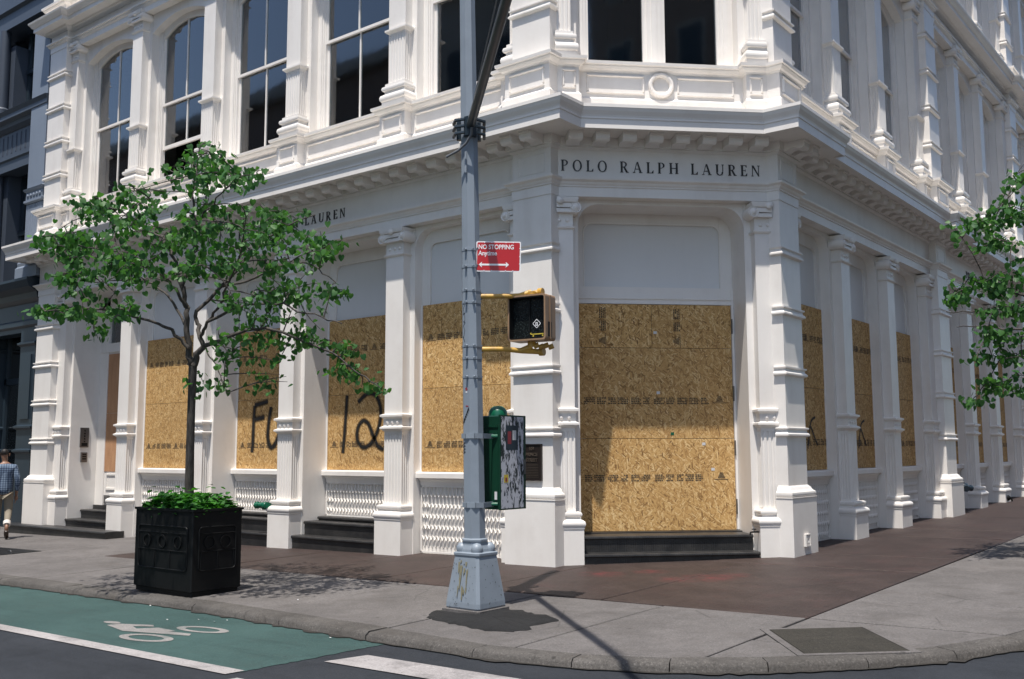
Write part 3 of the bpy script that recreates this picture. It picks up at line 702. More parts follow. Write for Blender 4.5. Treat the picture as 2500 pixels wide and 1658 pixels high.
# ---------------------------------------------------------------- shop fronts
def round_head(u0_, u1_, z0, zt, r_, n=8):
    pts = [(u0_, z0)]
    for i in range(n+1): a = math.pi-i*math.pi/2/n; pts.append((u0_+r_+r_*math.cos(a), zt-r_+r_*math.sin(a)))
    for i in range(n+1): a = math.pi/2-i*math.pi/2/n; pts.append((u1_-r_+r_*math.cos(a), zt-r_+r_*math.sin(a)))
    pts.append((u1_, z0)); return pts
def stamp(parent, u, v, z, vert=False, s=1., n=8, tri=True):
    """grade-stamp print: rows of small ink blocks and a triangle"""
    mb = MB(); q = v-.0016
    def rect(a, b, c, d_):
        if vert: a, b, c, d_ = -d_, -c, a, b
        mb.add([(a, q, c), (b, q, c), (b, q, d_), (a, q, d_)], [(0, 1, 2, 3)])
    x = 0.
    if tri:
        for k in range(5): rect(.008*k*s, (.11-.008*k)*s, (.018*k)*s, (.018*k+.012)*s)
        rect(-.05*s, .16*s, -.022*s, -.012*s); x = .2*s
    for k in range(n):
        w_ = random.uniform(.10, .17)*s
        for r_ in range(4):
            a = x
            while a < x+w_-.01:
                b = min(a+random.uniform(.012, .04)*s, x+w_)
                if random.random() < .9: rect(a, b, r_*.026*s-.018*s, r_*.026*s-.018*s+.018*s)
                a = b+.006*s
        x += w_+random.uniform(.02, .05)*s
    return stuff(build(mb, 'grade_stamp', 'stamp_ink', parent, (u, 0, z)))
def boards(fr, u0_, u1_, v, zs, cols=None, mat='osb'):
    """one object for each sheet"""
    out = []
    for i, (z0, z1) in enumerate(zip(zs, zs[1:])):
        cs = (cols or {}).get(i, [u0_, u1_])
        for a, b in zip(cs, cs[1:]):
            dv = random.uniform(-.003, .003)
            l, rz = frame(fr, 0); o = build(MB().box(a+.003, b-.003, v-.045+dv, v-.03+dv, z0+.003, z1-.003), 'board', mat, bld, l, rz); o['v'] = v-.045+dv; out.append(o)
    return out
def hexgrille(u0_, u1_, v, z0, z1):
    mb = MB(); w_ = .078; t = .0065; dep = .014
    def bar(a, b, vf):
        a = Vector(a); b = Vector(b); d = (b-a).normalized(); n_ = Vector((-d.y, d.x))*t
        p = [a+n_, a-n_, b-n_, b+n_]; q = [a+n_*.35, a-n_*.35, b-n_*.35, b+n_*.35]
        mb.add([(x.x, vf+dep, x.y) for x in p]+[(x.x, vf-dep*.6, x.y) for x in q], [(0, 1, 5, 4), (1, 2, 6, 5), (2, 3, 7, 6), (3, 0, 4, 7), (4, 5, 6, 7)])
    row = .165; k = 0; z = z1-.005
    while z > z0+.06:
        zn = max(z-row, z0+.02); vh = (z-zn)
        off = (w_/2) if k % 2 else 0.
        u = u0_+.03+off
        while u < u1_-.03:
            bar((u, z), (u, z-vh*.60), v)
            if zn > z0+.03:
                for s_ in (-1, 1):
                    if u0_+.02 < u+s_*w_/2 < u1_-.02: bar((u, z-vh*.60), (u+s_*w_/2, zn), v-.006)
            u += w_
        z = zn; k += 1
    for a, b, c, d_ in [(u0_, u1_, z0, z0+.022), (u0_, u1_, z1-.018, z1), (u0_, u0_+.022, z0, z1), (u1_-.022, u1_, z0, z1)]: mb.box(a, b, v-.012, v+.012, c, d_)
    return mb
def shop_front(fr, ca, cb, v, zg, sills=True, ztop=3.84, ins=.17, zp=4.83):
    a, b = ca+.295, cb-.295; l, rz = frame(fr, 0); W = b-a
    mb = MB(); mb.arch(round_head(a+.002, b-.002, 4.70, 5.04, .30), 5.12, .31, v+.05)
    mb.arch(round_head(a+ins+.003, b-ins-.003, ztop, zp, .13), 5.118, v-.032, v+.048)                   # frame round the transom light
    mb.box(a-.001, a+ins, v-.03, v+.05, .3, 5.12); mb.box(b-ins, b+.001, v-.03, v+.05, .3, 5.12)
    mb.box(a, a+.03, v-.055, v-.03, 1.2, ztop); mb.box(b-.03, b, v-.055, v-.03, 1.2, ztop)
    sf = build(mb, 'shop_front', 'white', bld, l, rz)
    cv = round_head(a+ins, b-ins, ztop, zp, .13)
    build(MB().tube([(u, v-.032, z) for u, z in cv], .011, 6), 'bead', 'white', sf, smooth=50)
    build(MB().box(a+.10, b-.10, v, v+.04, ztop-.05, 4.98), 'transom_panel', 'panel_white', sf)
    if sills:
        mb = MB().add([(x, y, z) for x in (a-.0, b+.0) for y, z in [(v, 1.10), (v-.10, 1.10), (v-.15, 1.115), (v-.15, 1.185), (v-.14, 1.20), (v, 1.21)]], [(0, 1, 2, 3, 4, 5), (11, 10, 9, 8, 7, 6)]+[(i, (i+1) % 6, 6+(i+1) % 6, 6+i) for i in range(6)])
        mb.add([(x, y, z) for x in (a+.02, b-.02) for y, z in [(v, .99), (v-.055, .99), (v-.06, 1.01), (v-.07, 1.05), (v-.10, 1.09), (v-.10, 1.105), (v, 1.105)]], [tuple(range(7)), tuple(range(13, 6, -1))]+[(i, (i+1) % 7, 7+(i+1) % 7, 7+i) for i in range(7)])
        build(mb, 'sill', 'white', sf)
        build(MB().box(a+.02, b-.02, v-.02, v+.02, zg-.1, 1.0), 'apron', 'white', sf)
        g = build(hexgrille(a+.03, b-.03, v-.05, zg, .99), 'grille', 'white', sf); stuff(g)
    return sf, a, b
L = PIL['L']
def stamps_on(o, a, b, zs, tri=True, n=None):
    v = o['v']; w_ = b-a
    for z in zs:
        for q in ([a+.12] if w_ < 1.7 else [a+.15, a+w_*.55]): stamp(o, q, v, z, n=n or 4, tri=tri)
for i in (1, 2, 3, 4):
    v = .87 if i in (2, 3) else .50; zg = .415 if i in (2, 3) else gz(L[i], .4)+.03
    sf, a, b = shop_front('L', L[i], L[i+1], v, zg)
    bs = boards('L', a+.03, b-.03, v, [1.21, 2.51, 3.84])
    stamps_on(bs[0], a, b, [1.62] if i != 4 else [1.60]); stamps_on(bs[1], a, b, [3.28])
Rr = PIL['R']
for i in (0, 1, 2, 4, 5, 6, 8, 9, 10):
    sf, a, b = shop_front('R', Rr[i], Rr[i+1], .50, gz(0, Rr[i])+.03)
    bs = boards('R', a+.03, b-.03, .50, [1.21, 2.51, 3.84])
    stamps_on(bs[0], a, b, [1.62]); stamps_on(bs[1], a, b, [3.28])
# corner doorway
sf, a, b = shop_front('C', -1.52, 1.52, .90, .4, sills=False, ztop=3.93, ins=.185, zp=4.89)
l, rz = frame('C', 0)
build(MB().box(-1.222, 1.222, .856, .93, 3.685, 3.935).box(-1.222, 1.222, .84, .87, 3.755, 3.78).box(-1.222, -1.188, .83, .87, .38, 3.685).box(1.188, 1.222, .83, .87, .38, 3.685), 'door_frame', 'white', sf)
bs = boards('C', -1.185, 1.185, .90, [.372, 1.70, 3.03, 3.68], {2: [-1.185, -.03, 1.185]})
v = bs[0]['v']
for z, o in ((1.10, bs[0]), (2.22, bs[1])):
    stamp(o, -1.06, v, z, n=6, tri=False); stamp(o, -.02, v, z, n=5, tri=False); stamp(o, .92, v, z+.02, n=0)
for u, o in ((-.74, bs[2]), (.38, bs[3])): stamp(o, u, o['v'], 3.08, vert=True, n=2)
hm = MB().box(1.18, 1.195, .81, .84, 0, .22).mesh('hinge', 'chrome')
for z in (.6, 1.45, 2.25, 3.25): link('hinge', hm, bs[0] if z < 1.7 else bs[1], (0, 0, z))
for u, z, o, mt in ((.25, 1.77, bs[1], 'stand_green'), (.72, 1.62, bs[0], 'sticker_white'), (.05, 2.37, bs[1], 'sticker_white'), (.02, 3.26, bs[3], 'sticker_white'), (.85, 1.25, bs[0], 'sticker_white')):
    build(MB().box(u-.025, u+.025, o['v']-.003, o['v']-.001, z-.02, z+.02), 'label_scrap', mt, o)
# black iron steps
def step(fr, u0_, u1_, vf, vb, z0, z1, nose=.03):
    l, rz = frame(fr, 0); n_ = 6
    pr = [(vb, z0), (vf+nose, z0), (vf+nose, z1-.05), (vf+.012, z1-.045), (vf, z1-.03), (vf+.004, z1-.01), (vf+.02, z1), (vb, z1)]; k = len(pr)
    return build(MB().add([(u0_, y, z) for y, z in pr]+[(u1_, y, z) for y, z in pr], [tuple(range(k)), tuple(range(2*k-1, k-1, -1))]+[(i, (i+1) % k, k+(i+1) % k, k+i) for i in range(k)]), 'step', 'black_step', bld, l, rz)
step('C', -1.225, 1.225, .02, .5, -.2, .135); step('C', -1.215, 1.215, .25, .95, .0, .355); build(MB().box(-1.215, 1.215, .70, .92, .3, .37), 'threshold', 'black_step', bld, *frame('C', 0))
for i in (2, 3):
    a, b = L[i]+.285, L[i+1]-.285
    step('L', a, b, .08, .9, -.4, .12); step('L', a+.02, b-.02, .33, .9, 0, .345); step('L', a+.04, b-.04, .62, .9, .3, .412)
a, b = L[0]+.2, L[1]-.285
step('L', -17.4, L[1]+.3, -.32, .1, -.6, -.05); step('L', a-.1, b, .26, .95, -.5, .085); step('L', a+.05, b, .60, 1.1, 0, .27); build(MB().box(a, b, .9, 1.4, .2, .36), 'threshold', 'black_step', bld, *frame('L', 0))
# doorway at the far left
a, b = L[0]+.295, L[1]-.295
mb = MB(); mb.arch(round_head(a+.002, b-.002, 4.70, 5.04, .30), 5.12, .31, 1.0)
mb.box(a, a+.34, .93, 1.02, .25, 5.1); mb.box(b-.34, b, .93, 1.02, .25, 5.1); mb.box(a, b, .93, 1.02, 4.75, 5.1); mb.box(a, b, .915, 1.02, 3.78, 3.98)
ds = build(mb, 'entrance_frame', 'white', bld)
build(MB().box(a+.34, b-.34, .99, 1.01, 3.98, 4.75), 'transom_pane', 'glass', ds)
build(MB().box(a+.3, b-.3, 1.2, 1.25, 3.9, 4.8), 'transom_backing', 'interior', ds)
dr = build(MB().box(a+.34, b-.34, .955, 1.0, .37, 3.78), 'door', 'white', bld)
for u in (a+.42, (a+b)/2+.03):
    w_ = (b-a)/2-.46
    mb = MB(); 
    for x0, x1, z0, z1 in [(u, u+w_, .70, .74), (u, u+w_, 1.02, 1.06), (u, u+.04, .74, 1.02), (u+w_-.04, u+w_, .74, 1.02)]: mb.box(x0, x1, .935, .96, z0, z1)
    build(mb, 'door_moulding', 'white', dr)
build(MB().box(a+.36, b-.36, .945, .957, .39, .58), 'kick_plate', 'chrome', dr)
boards('L', a+.33, b-.36, .99, [1.10, 2.4, 3.74], mat='plywood')

# ---------------------------------------------------------------- upper windows
def seg_head(u0_, u1_, zs, zc, n=14):
    w_ = (u1_-u0_)/2; h = zc-zs; r_ = (w_*w_+h*h)/2/h; c = (u0_+u1_)/2
    return [(u0_, zs-.25)]+[(c+w_*(2*i/n-1), zc-r_+math.sqrt(r_*r_-(w_*(2*i/n-1))**2)) for i in range(n+1)]+[(u1_, zs-.25)]
def sash(u0_, u1_, z0, z1, v, t=.055, bot=.07, top=.05, munt=True):
    mb = MB(); mb.box(u0_, u0_+t, v, v+.045, z0, z1); mb.box(u1_-t, u1_, v, v+.045, z0, z1)
    mb.box(u0_+t, u1_-t, v-.002, v+.045, z0, z0+bot); mb.box(u0_+t, u1_-t, v-.002, v+.045, z1-top, z1)
    if munt: c = (u0_+u1_)/2; mb.box(c-.014, c+.014, v-.001, v+.04, z0+bot, z1-top)
    return mb
def upper_window(fr, ca, cb, zf, open_=0., curt=True):
    a, b = ca+.30, cb-.30; l, rz = frame(fr, 0, zf); v = .50
    mb = MB(); mb.arch(seg_head(a+.002, b-.002, 3.38, 3.62), 3.92, .31, v+.10)
    for s_, x in ((1, a), (-1, b)):                                      # stepped brick-mould and pulley stile
        lo, hi = sorted((x, x+s_*.10)); mb.box(lo, hi, v-.04, v+.1, .05, 3.9)
        lo, hi = sorted((x+s_*.10, x+s_*.125)); mb.box(lo, hi, v-.02, v+.1, .05, 3.9)
        lo, hi = sorted((x+s_*.125, x+s_*.16)); mb.box(lo, hi, v+.0, v+.1, .05, 3.9)
    mb.arch(seg_head(a+.163, b-.163, 3.26, 3.50), 3.918, v-.018, v+.098)
    mb.box(a, b, v-.12, v+.1, -.1, .06); mb.box(a+.1, b-.1, v-.06, v+.1, .06, .10)
    wn = build(mb, 'window', 'white', bld, l, rz)
    g0, g1 = a+.16, b-.16; zm = 1.80
    for z0, z1, dv, m2 in ((.10+open_, zm+.03+open_, .05, .075), (zm-.03, 3.55, .012, .05)):
        build(sash(g0, g1, z0, z1, v+dv, bot=m2), 'sash', 'white', wn)
        c = (g0+g1)/2
        for x0, x1 in ((g0+.05, c-.01), (c+.01, g1-.05)): build(MB().box(x0, x1, v+dv+.018, v+dv+.024, z0+.05, z1-.03), 'pane', 'glass', wn)
    if curt:                                                             # pale blind edge just inside
        build(MB().box(g0+.02, g0+random.uniform(.3, .9), v+.14, v+.16, .1, 3.6), 'blind', 'curtain', wn)
    return wn
for k, dz in enumerate(FLOORS):
    for i in range(5): upper_window('L', L[i], L[i+1], UFF+dz, .72 if (i == 1 and k == 0) else 0., not (i == 1 and k == 0))
    for i in (0, 1, 2, 4, 5, 6, 8, 9, 10): upper_window('R', Rr[i], Rr[i+1], UFF+dz, 0., i % 2 == 0)
    # paired window over the corner door
    l, rz = frame('C', 0, UFF+dz); v = .52; mb = MB()
    mb.arch(seg_head(-1.222, 1.222, 3.38, 3.62), 3.92, .31, v+.1)
    for x0, x1 in ((-1.22, -1.0), (-.17, .17), (.97, 1.22)):
        mb.box(x0, x1, v, v+.1, .05, 3.9); c = (x0+x1)/2; h = (x1-x0)/2
        mb.box(c-h*.66, c+h*.66, v-.02, v+.05, .05, 3.9); mb.box(c-h*.25, c+h*.25, v-.035, v+.05, .05, 3.9)
    mb.box(-1.22, 1.22, v-.12, v+.1, -.1, .08)
    wn = build(mb, 'window', 'white', bld, l, rz)
    for x0, x1 in ((-1.0, -.17), (.17, .97)):
        build(MB().box(x0, x1, v+.04, v+.046, .07, 3.6), 'pane', 'glass', wn)

# ---------------------------------------------------------------- letters on the frieze
def letter_polys(ch):
    S, Hh, T = .165, .06, .042
    P = []
    box = lambda a, b, c, d_: P.append([(a, c), (b, c), (b, d_), (a, d_)])
    def arcband(cx_, cy_, rx, ry, ix, iy, a0, a1, n=14):
        for i in range(n):
            t0, t1 = R(a0+(a1-a0)*i/n), R(a0+(a1-a0)*(i+1)/n)
            P.append([(cx_+rx*math.cos(t0), cy_+ry*math.sin(t0)), (cx_+rx*math.cos(t1), cy_+ry*math.sin(t1)), (cx_+ix*math.cos(t1), cy_+iy*math.sin(t1)), (cx_+ix*math.cos(t0), cy_+iy*math.sin(t0))])
    def stem(x, w_=S, ser=.06, top=True, bot=True):
        box(x, x+w_, 0, 1)
        if bot: box(x-ser, x+w_+ser, 0, T)
        if top: box(x-ser, x+w_+ser, 1-T, 1)
    if ch in 'PR':
        stem(.07); arcband(.30, .74, .33, .26, .19, .225, -90, 90); box(.2, .30, .965, 1); box(.2, .30, .48, .515); W = .68
        if ch == 'R': P.append([(.30, .50), (.44, .50), (.72, 0), (.56, 0)]); box(.54, .80, 0, T); W = .80
    elif ch == 'O': arcband(.42, .5, .42, .52, .27, .475, 0, 360, 28); W = .86
    elif ch == 'L': stem(.07); box(.2, .60, 0, T); P.append([(.42, 0), (.62, 0), (.64, .25), (.60, .25)]); W = .66
    elif ch == 'A':
        P.append([(.36, 1), (.48, 1), (.80, 0), (.64, 0)]); P.append([(.36, 1), (.41, 1), (.13, 0), (.08, 0)]); box(.20, .62, .32, .36)
        box(0, .22, 0, T); box(.56, .88, 0, T); W = .88
    elif ch == 'H': stem(.07); stem(.62); box(.2, .63, .48, .53); W = .84
    elif ch == 'U':
        box(.07, .07+S, .3, 1); box(.01, .28, 1-T, 1); box(.66, .71, .3, 1); box(.58, .79, 1-T, 1); arcband(.39, .3, .32, .32, .20, .26, 180, 360); W = .80
    elif ch == 'E':
        stem(.07); box(.2, .58, 0, T); box(.2, .56, 1-T, 1); box(.2, .44, .49, .525); P.append([(.42, 0), (.60, 0), (.62, .24), (.58, .24)]); P.append([(.44, 1), (.57, 1), (.57, .80), (.54, .80)]); box(.43, .46, .41, .61); W = .64
    elif ch == 'N':
        box(.08, .13, 0, 1); box(.01, .20, 0, T); P.append([(.05, 1), (.21, 1), (.74, 0), (.66, 0)]); box(.66, .71, 0, 1); box(.58, .79, 1-T, 1); W = .80
    return P, W
lmesh = {}
def lettering(fr, uc, v, z, h, total):
    ws = 0.; seq = []
    for ch in 'POLO RALPH LAUREN':
        if ch == ' ': seq.append((None, .42)); ws += .42; continue
        P, W = letter_polys(ch); seq.append((ch, W)); ws += W
    gap = (total/h-ws)/(len(seq)-1)
    l, rz = frame(fr, uc, z)
    mbk = MB().box(-total/2, total/2, v-.0005, v+.02, h*.02, h*.03)
    root = build(mbk, 'sign_lettering', 'white', bld, l, rz); x = -total/2
    for ch, W in seq:
        if ch:
            if ch not in lmesh:
                mb = MB()
                for i, p in enumerate(letter_polys(ch)[0]): mb.prism_v([(a*h, b*h) for a, b in p], -.012-i*.00012, .004)
                lmesh[ch] = mb.mesh('letter', 'letter_dark')
            link('letter', lmesh[ch], root, (x, v, 0))
        x += (W+gap)*h
lettering('C', -.03, .14, 5.468, .158, 2.92); lettering('L', -8.19, .14, 5.455, .158, 2.92); lettering('R', 14.66, .14, 5.455, .158, 2.92)

# ---------------------------------------------------------------- graffiti on the boards
def ribbon(name, strokes, v, wid, label=None):
    vs_, fs, uvs = [], [], []
    for si, st in enumerate(strokes):
        # smooth the stroke
        pts = []
        for i in range(len(st)-1):
            p0, p1, p2, p3 = st[max(i-1, 0)], st[i], st[i+1], st[min(i+2, len(st)-1)]
            for k in range(6):
                t = k/6; pts.append(tuple(.5*((2*p1[j])+(-p0[j]+p2[j])*t+(2*p0[j]-5*p1[j]+4*p2[j]-p3[j])*t*t+(-p0[j]+3*p1[j]-3*p2[j]+p3[j])*t**3) for j in (0, 1)))
        pts.append(st[-1]); o = len(vs_); n_ = len(pts)
        for i, p in enumerate(pts):
            a, b = Vector(pts[max(i-1, 0)]), Vector(pts[min(i+1, n_-1)]); t = (b-a).normalized(); q = Vector((-t.y, t.x))*wid/2
            vs_ += [(p[0]-q.x, v-.002-si*.0006, p[1]-q.y), (p[0]+q.x, v-.002-si*.0006, p[1]+q.y)]; uvs += [(i/n_, 0), (i/n_, 1)]
        for i in range(n_-1): fs.append((o+2*i, o+2*i+2, o+2*i+3, o+2*i+1))
    me = bpy.data.meshes.new(name); me.from_pydata(vs_, [], fs); lay = me.uv_layers.new(name='UVMap')
    for p in me.polygons:
        for li in p.loop_indices: lay.data[li].uv = uvs[me.loops[li].vertex_index]
    me.materials.append(M['spray']); return link(name, me, bld)
gv = .87-.0475-.003
def sh(st, d): return [[(x+d, z) for x, z in q] for q in st]
ribbon('graffiti', sh([[(-9.72, 2.40), (-9.74, 2.05), (-9.75, 1.70), (-9.77, 1.52)], [(-9.72, 2.41), (-9.50, 2.44), (-9.32, 2.47)], [(-9.70, 2.14), (-9.54, 2.16), (-9.42, 2.18)],
                    [(-9.22, 2.36), (-9.28, 2.1), (-9.30, 1.80), (-9.22, 1.62), (-9.10, 1.66), (-8.98, 1.85), (-8.93, 2.15), (-8.90, 2.42)]], -.22), gv, .15)
ribbon('graffiti', sh([[(-7.00, 2.50), (-7.03, 2.1), (-7.06, 1.75), (-7.09, 1.50)], [(-6.72, 2.37), (-6.52, 2.50), (-6.34, 2.50), (-6.20, 2.36), (-6.16, 2.12), (-6.24, 1.86), (-6.40, 1.66), (-6.58, 1.60), (-6.72, 1.72), (-6.72, 1.92), (-6.60, 2.05), (-6.46, 2.0), (-6.34, 1.80), (-6.22, 1.62), (-6.08, 1.56)]], -.36), gv, .125)
for y0 in (4.0, 6.3):
    o = ribbon('graffiti', [[(y0+.2, 1.55), (y0+.35, 1.95), (y0+.55, 2.05)], [(y0+.35, 1.9), (y0+.6, 1.6)]],   .50-.0475-.003, .06); o.rotation_euler = (0, 0, R(90))

# ---------------------------------------------------------------- small fittings on the building
pl = thing('wall_plaque', 'dark bronze plaque on the white corner pier beside the green box', 'plaque', (-2.68, 0, 1.37))
build(MB().box(-.165, .165, -.03, -.001, -.25, .25), 'plate', 'bronze', pl)
mb = MB()
for a, b, c, d_ in [(-.165, .165, .235, .25), (-.165, .165, -.25, -.235), (-.165, -.15, -.235, .235), (.15, .165, -.235, .235)]: mb.box(a, b, -.04, -.028, c, d_)
build(mb, 'rim', 'bronze', pl)
for t, z, s_ in (('109', .165, .062), ('PRINCE', .085, .062), ('STREET', .01, .062)):
    me = text_mesh(t, s_, 'bronze_hi', 'inscription', .003, .0015); xs_ = [p.co.x for p in me.vertices]; link('inscription', me, pl, (-(max(xs_)+min(xs_))/2, -.034, z))
lm = MB().box(-.11, .11, -.033, -.03, 0, .006).mesh('text_line', 'bronze_hi')
for k in range(9): link('text_line', lm, pl, (0, 0, -.03-k*.022))
vt = thing('vent_tile', 'small square ornamental white vent tile on the right corner plinth', 'vent', (.092, 2.68, .27), R(90))
build(MB().box(-.085, .085, -.02, 0, -.085, .085), 'plate', 'white', vt)
mb = MB()
for r_ in (.03, .055): mb.lathe([(r_, -.018), (r_, -.028), (r_+.012, -.028), (r_+.012, -.018)], 16, (0, 0), 'y'); mb.f = mb.f[:-2]
for i in range(8): a = i*math.pi/4; mb.tube([(.02*math.cos(a), -.022, .02*math.sin(a)), (.075*math.cos(a), -.022, .075*math.sin(a))], .006, 5)
build(mb, 'relief', 'white', vt)
mb = MB()
for x0, x1, z0, z1 in [(-.085, .085, .072, .085), (-.085, .085, -.085, -.072), (-.085, -.072, -.072, .072), (.072, .085, -.072, .072)]: mb.box(x0, x1, -.032, -.018, z0, z1)
build(mb, 'rim', 'white', vt)
x, y = to_world('C', 1.235, .10)
sg = thing('spigot', 'small black tap on the plinth right of the corner steps', 'tap', (x, y, .40), R(45))
build(MB().tube([(0, 0, 0), (-.09, -.01, 0), (-.12, -.01, -.005), (-.125, -.01, -.04)], .013, 8), 'pipe', 'black_iron', sg, smooth=50)
build(MB().tube([(-.07, -.01, 0), (-.07, -.01, .035)], .006, 6).tube([(-.10, -.01, .037), (-.04, -.01, .037)], .008, 6), 'handle', 'black_iron', sg)
sp = thing('standpipe', 'green two-headed standpipe valve on the white grille by a pilaster base', 'standpipe', (-8.62, .10, .60))
build(MB().tube([(0, .70, .0), (0, .02, .0)], .045, 10), 'pipe', 'stand_green', sp, smooth=50)
build(MB().lathe([(.0, -.08), (.05, -.075), (.075, -.04), (.08, 0), (.07, .04), (.0, .06)], 14), 'body', 'stand_green', sp, smooth=60)
for s_ in (-1, 1):
    h_ = build(MB().tube([(s_*.03, 0, 0), (s_*.12, -.05, .0)], .05, 12).tube([(s_*.12, -.05, 0), (s_*.155, -.07, 0)], .062, 12), 'outlet', 'stand_green', sp, smooth=50)
    build(MB().tube([(s_*.155, -.07, 0), (s_*.185, -.085, 0)], .045, 10).tube([(s_*.17, -.08, -.06), (s_*.17, -.08, .06)], .01, 6), 'cap', 'stand_green', h_, smooth=50)
ic = thing('intercom_panel', 'dark steel intercom panel on the white jamb beside the left door', 'intercom', (-15.79, .62, 1.86), R(90))
build(MB().box(-.10, .10, -.02, 0, -.22, .22), 'plate', 'chrome', ic); bm_ = MB().lathe([(.016, -.02), (.016, -.03), (.0, -.032)], 10, (0, 0), 'y').mesh('button', 'black_iron')
for k in range(5): link('button', bm_, ic, (.0, 0, .15-.06*k))
build(MB().box(-.07, .07, -.024, -.019, -.19, -.12), 'speaker_slot', 'black_iron', ic)
ic = thing('keypad', 'small dark keypad below the intercom on the white jamb', 'keypad', (-15.79, .62, 1.42), R(90))
build(MB().bbox(-.07, .07, -.04, 0, -.11, .11), 'case', 'chrome', ic)
for k in range(3): build(MB().box(-.045, .045, -.045, -.039, .05-.05*k, .08-.05*k), 'key_row', 'black_iron', ic)
wv = thing('wall_valve', 'small round black valve on the white plinth far down the right side', 'valve', (-.03, 15.5, .36), R(90))
build(MB().lathe([(.07, 0), (.07, -.03), (.05, -.05), (.02, -.09), (.0, -.09)], 14, (0, 0), 'y'), 'flange', 'black_iron', wv, smooth=40); build(MB().tube([(0, -.09, 0), (0, -.10, -.08)], .02, 8), 'spout', 'black_iron', wv)
sp2 = thing('standpipe', 'dark wall hydrant head beyond the second big white pier on the right', 'standpipe', (-.02, 11.55, .74), R(90))
build(MB().tube([(0, .45, .0), (0, .0, .0)], .05, 10), 'pipe', 'navy', sp2, smooth=50)
build(MB().lathe([(.0, -.09), (.07, -.08), (.10, -.03), (.10, .03), (.07, .08), (.0, .10)], 14), 'body', 'navy', sp2, smooth=60)
for s_ in (-1, 1): build(MB().tube([(s_*.05, -.02, 0), (s_*.15, -.08, -.02)], .055, 12).tube([(s_*.15, -.08, -.02), (s_*.19, -.10, -.03)], .065, 12), 'outlet', 'navy', sp2, smooth=50)

# ------------------------------------------------------------------ neighbour at the left
nb = thing('neighbour_building', 'blue-grey iron-fronted building with a black shopfront at the far left', 'building', (0, 0, 0))
X1 = -17.05
def nbx(mb, name, mat, smooth=None, parent=None): return build(mb, name, mat, parent or nb, smooth=smooth)
nbx(MB().box(-40, X1, 1.7, 8, -.6, 20), 'interior_wall', 'interior')
def nb_pil(u, w_=.78, hi=12.):
    h = w_/2; o = nbx(MB().box(u-h, u+h, .05, .7, 7.7, hi), 'pilaster', 'blue_grey')
    nbx(MB().prism([(u+a, b) for a, b in flutes(h, .05, .6, 8, 2, .02)], 6.35, 7.45), 'fluted_shaft', 'blue_grey', parent=o)
    p = lambda prof: [(u-h, .6), (u-h, .05), (u+h, .05), (u+h, .6)]
    nbx(MB().sweep(p(0), [(0, 7.42), (.05, 7.45), (.05, 7.50), (.015, 7.52), (.015, 7.70), (.05, 7.73), (.07, 7.78), (0, 7.82)]).box(u-h, u+h, .05, .6, 7.4, 7.8), 'band', 'blue_grey', parent=o)
    mb = MB()
    for k in range(5): mb.lathe([(.05, .04), (.05, .02), (.02, .0), (.0, .0)], 10, (u-h+.1+k*(w_-.2)/4, 7.61), 'y')
    nbx(mb, 'rosette', 'blue_grey', parent=o)
    nbx(MB().box(u-h, u+h, .05, .6, 5.9, 6.4).sweep(p(0), [(0, 5.6), (.13, 5.6), (.13, 5.85), (.09, 5.9), (.10, 5.98), (.06, 6.05), (.03, 6.1), (.06, 6.15), (.06, 6.2), (0, 6.25)]).box(u-h, u+h, .05, .6, 5.55, 5.95), 'base', 'blue_grey', parent=o)
for u in (-17.5, -22.6, -27.7, -32.8): nb_pil(u)
for u in (-20.05, -25.15, -30.25):          # round columns between
    o = nbx(MB().lathe([(.22, 5.6), (.22, 5.75), (.17, 5.8), (.15, 8.3), (.14, 8.55)], 18, (u, .3)), 'column', 'blue_dark', 40)
    nbx(MB().lathe([(.2, 10.15), (.2, 10.3), (.15, 10.35), (.135, 12.4)], 18, (u, .3)), 'upper_column', 'blue_dark', 40, o)
    nbx(MB().box(u-.34, u+.34, .42, .9, 5.6, 12), 'mullion', 'blue_dark', parent=o)
path = [(-40, .25), (X1-.05, .25)]
nbx(MB().sweep(path, [(-.4, 8.55), (.02, 8.55), (.02, 8.80), (.06, 8.84), (.06, 8.9), (0, 8.92), (0, 9.55), (.04, 9.57), (.1, 9.65), (.12, 9.75), (.22, 9.80), (.22, 9.9), (.27, 10.0), (-.2, 10.12), (-.4, 10.12)]), 'spandrel', 'blue_dark')
mb = MB()
for k in range(56):
    u = -31+k*.235
    mb.add([(u-.05, .262, 8.98), (u+.05, .262, 8.98), (u+.05, .262, 9.5), (u-.05, .262, 9.5), (u, .235, 9.02), (u, .235, 9.46)], [(0, 1, 4), (1, 2, 5, 4), (2, 3, 5), (3, 0, 4, 5)])
stuff(nbx(mb, 'leaf_relief', 'blue_dark'))
for z0, z1 in ((5.6, 8.55), (10.1, 12.6)):
    for u0_, u1_ in ((-19.71, -17.9), (-22.2, -20.4), (-24.8, -23.0), (-27.3, -25.5), (-29.9, -28.1)):
        wn = nbx(MB().box(u0_, u0_+.12, .75, .85, z0, z1).box(u1_-.12, u1_, .75, .85, z0, z1).box(u0_, u1_, .72, .85, (z0+z1)/2-.05, (z0+z1)/2+.05).box(u0_, u1_, .7, .85, z0, z0+.12), 'window', 'navy')
        nbx(MB().box(u0_+.1, u1_-.1, .80, .81, z0, z1), 'pane', 'glass', parent=wn)
        nbx(MB().box(u0_+.2, u0_+.6, 1.1, 1.12, z0, z1), 'blind', 'curtain', parent=wn)
nbx(MB().sweep(path, [(-.6, 12.4), (.0, 12.4), (.0, 12.8), (.08, 12.86), (.08, 12.95), (0, 13.0), (0, 19), (-.6, 19)]), 'upper_wall', 'blue_dark')
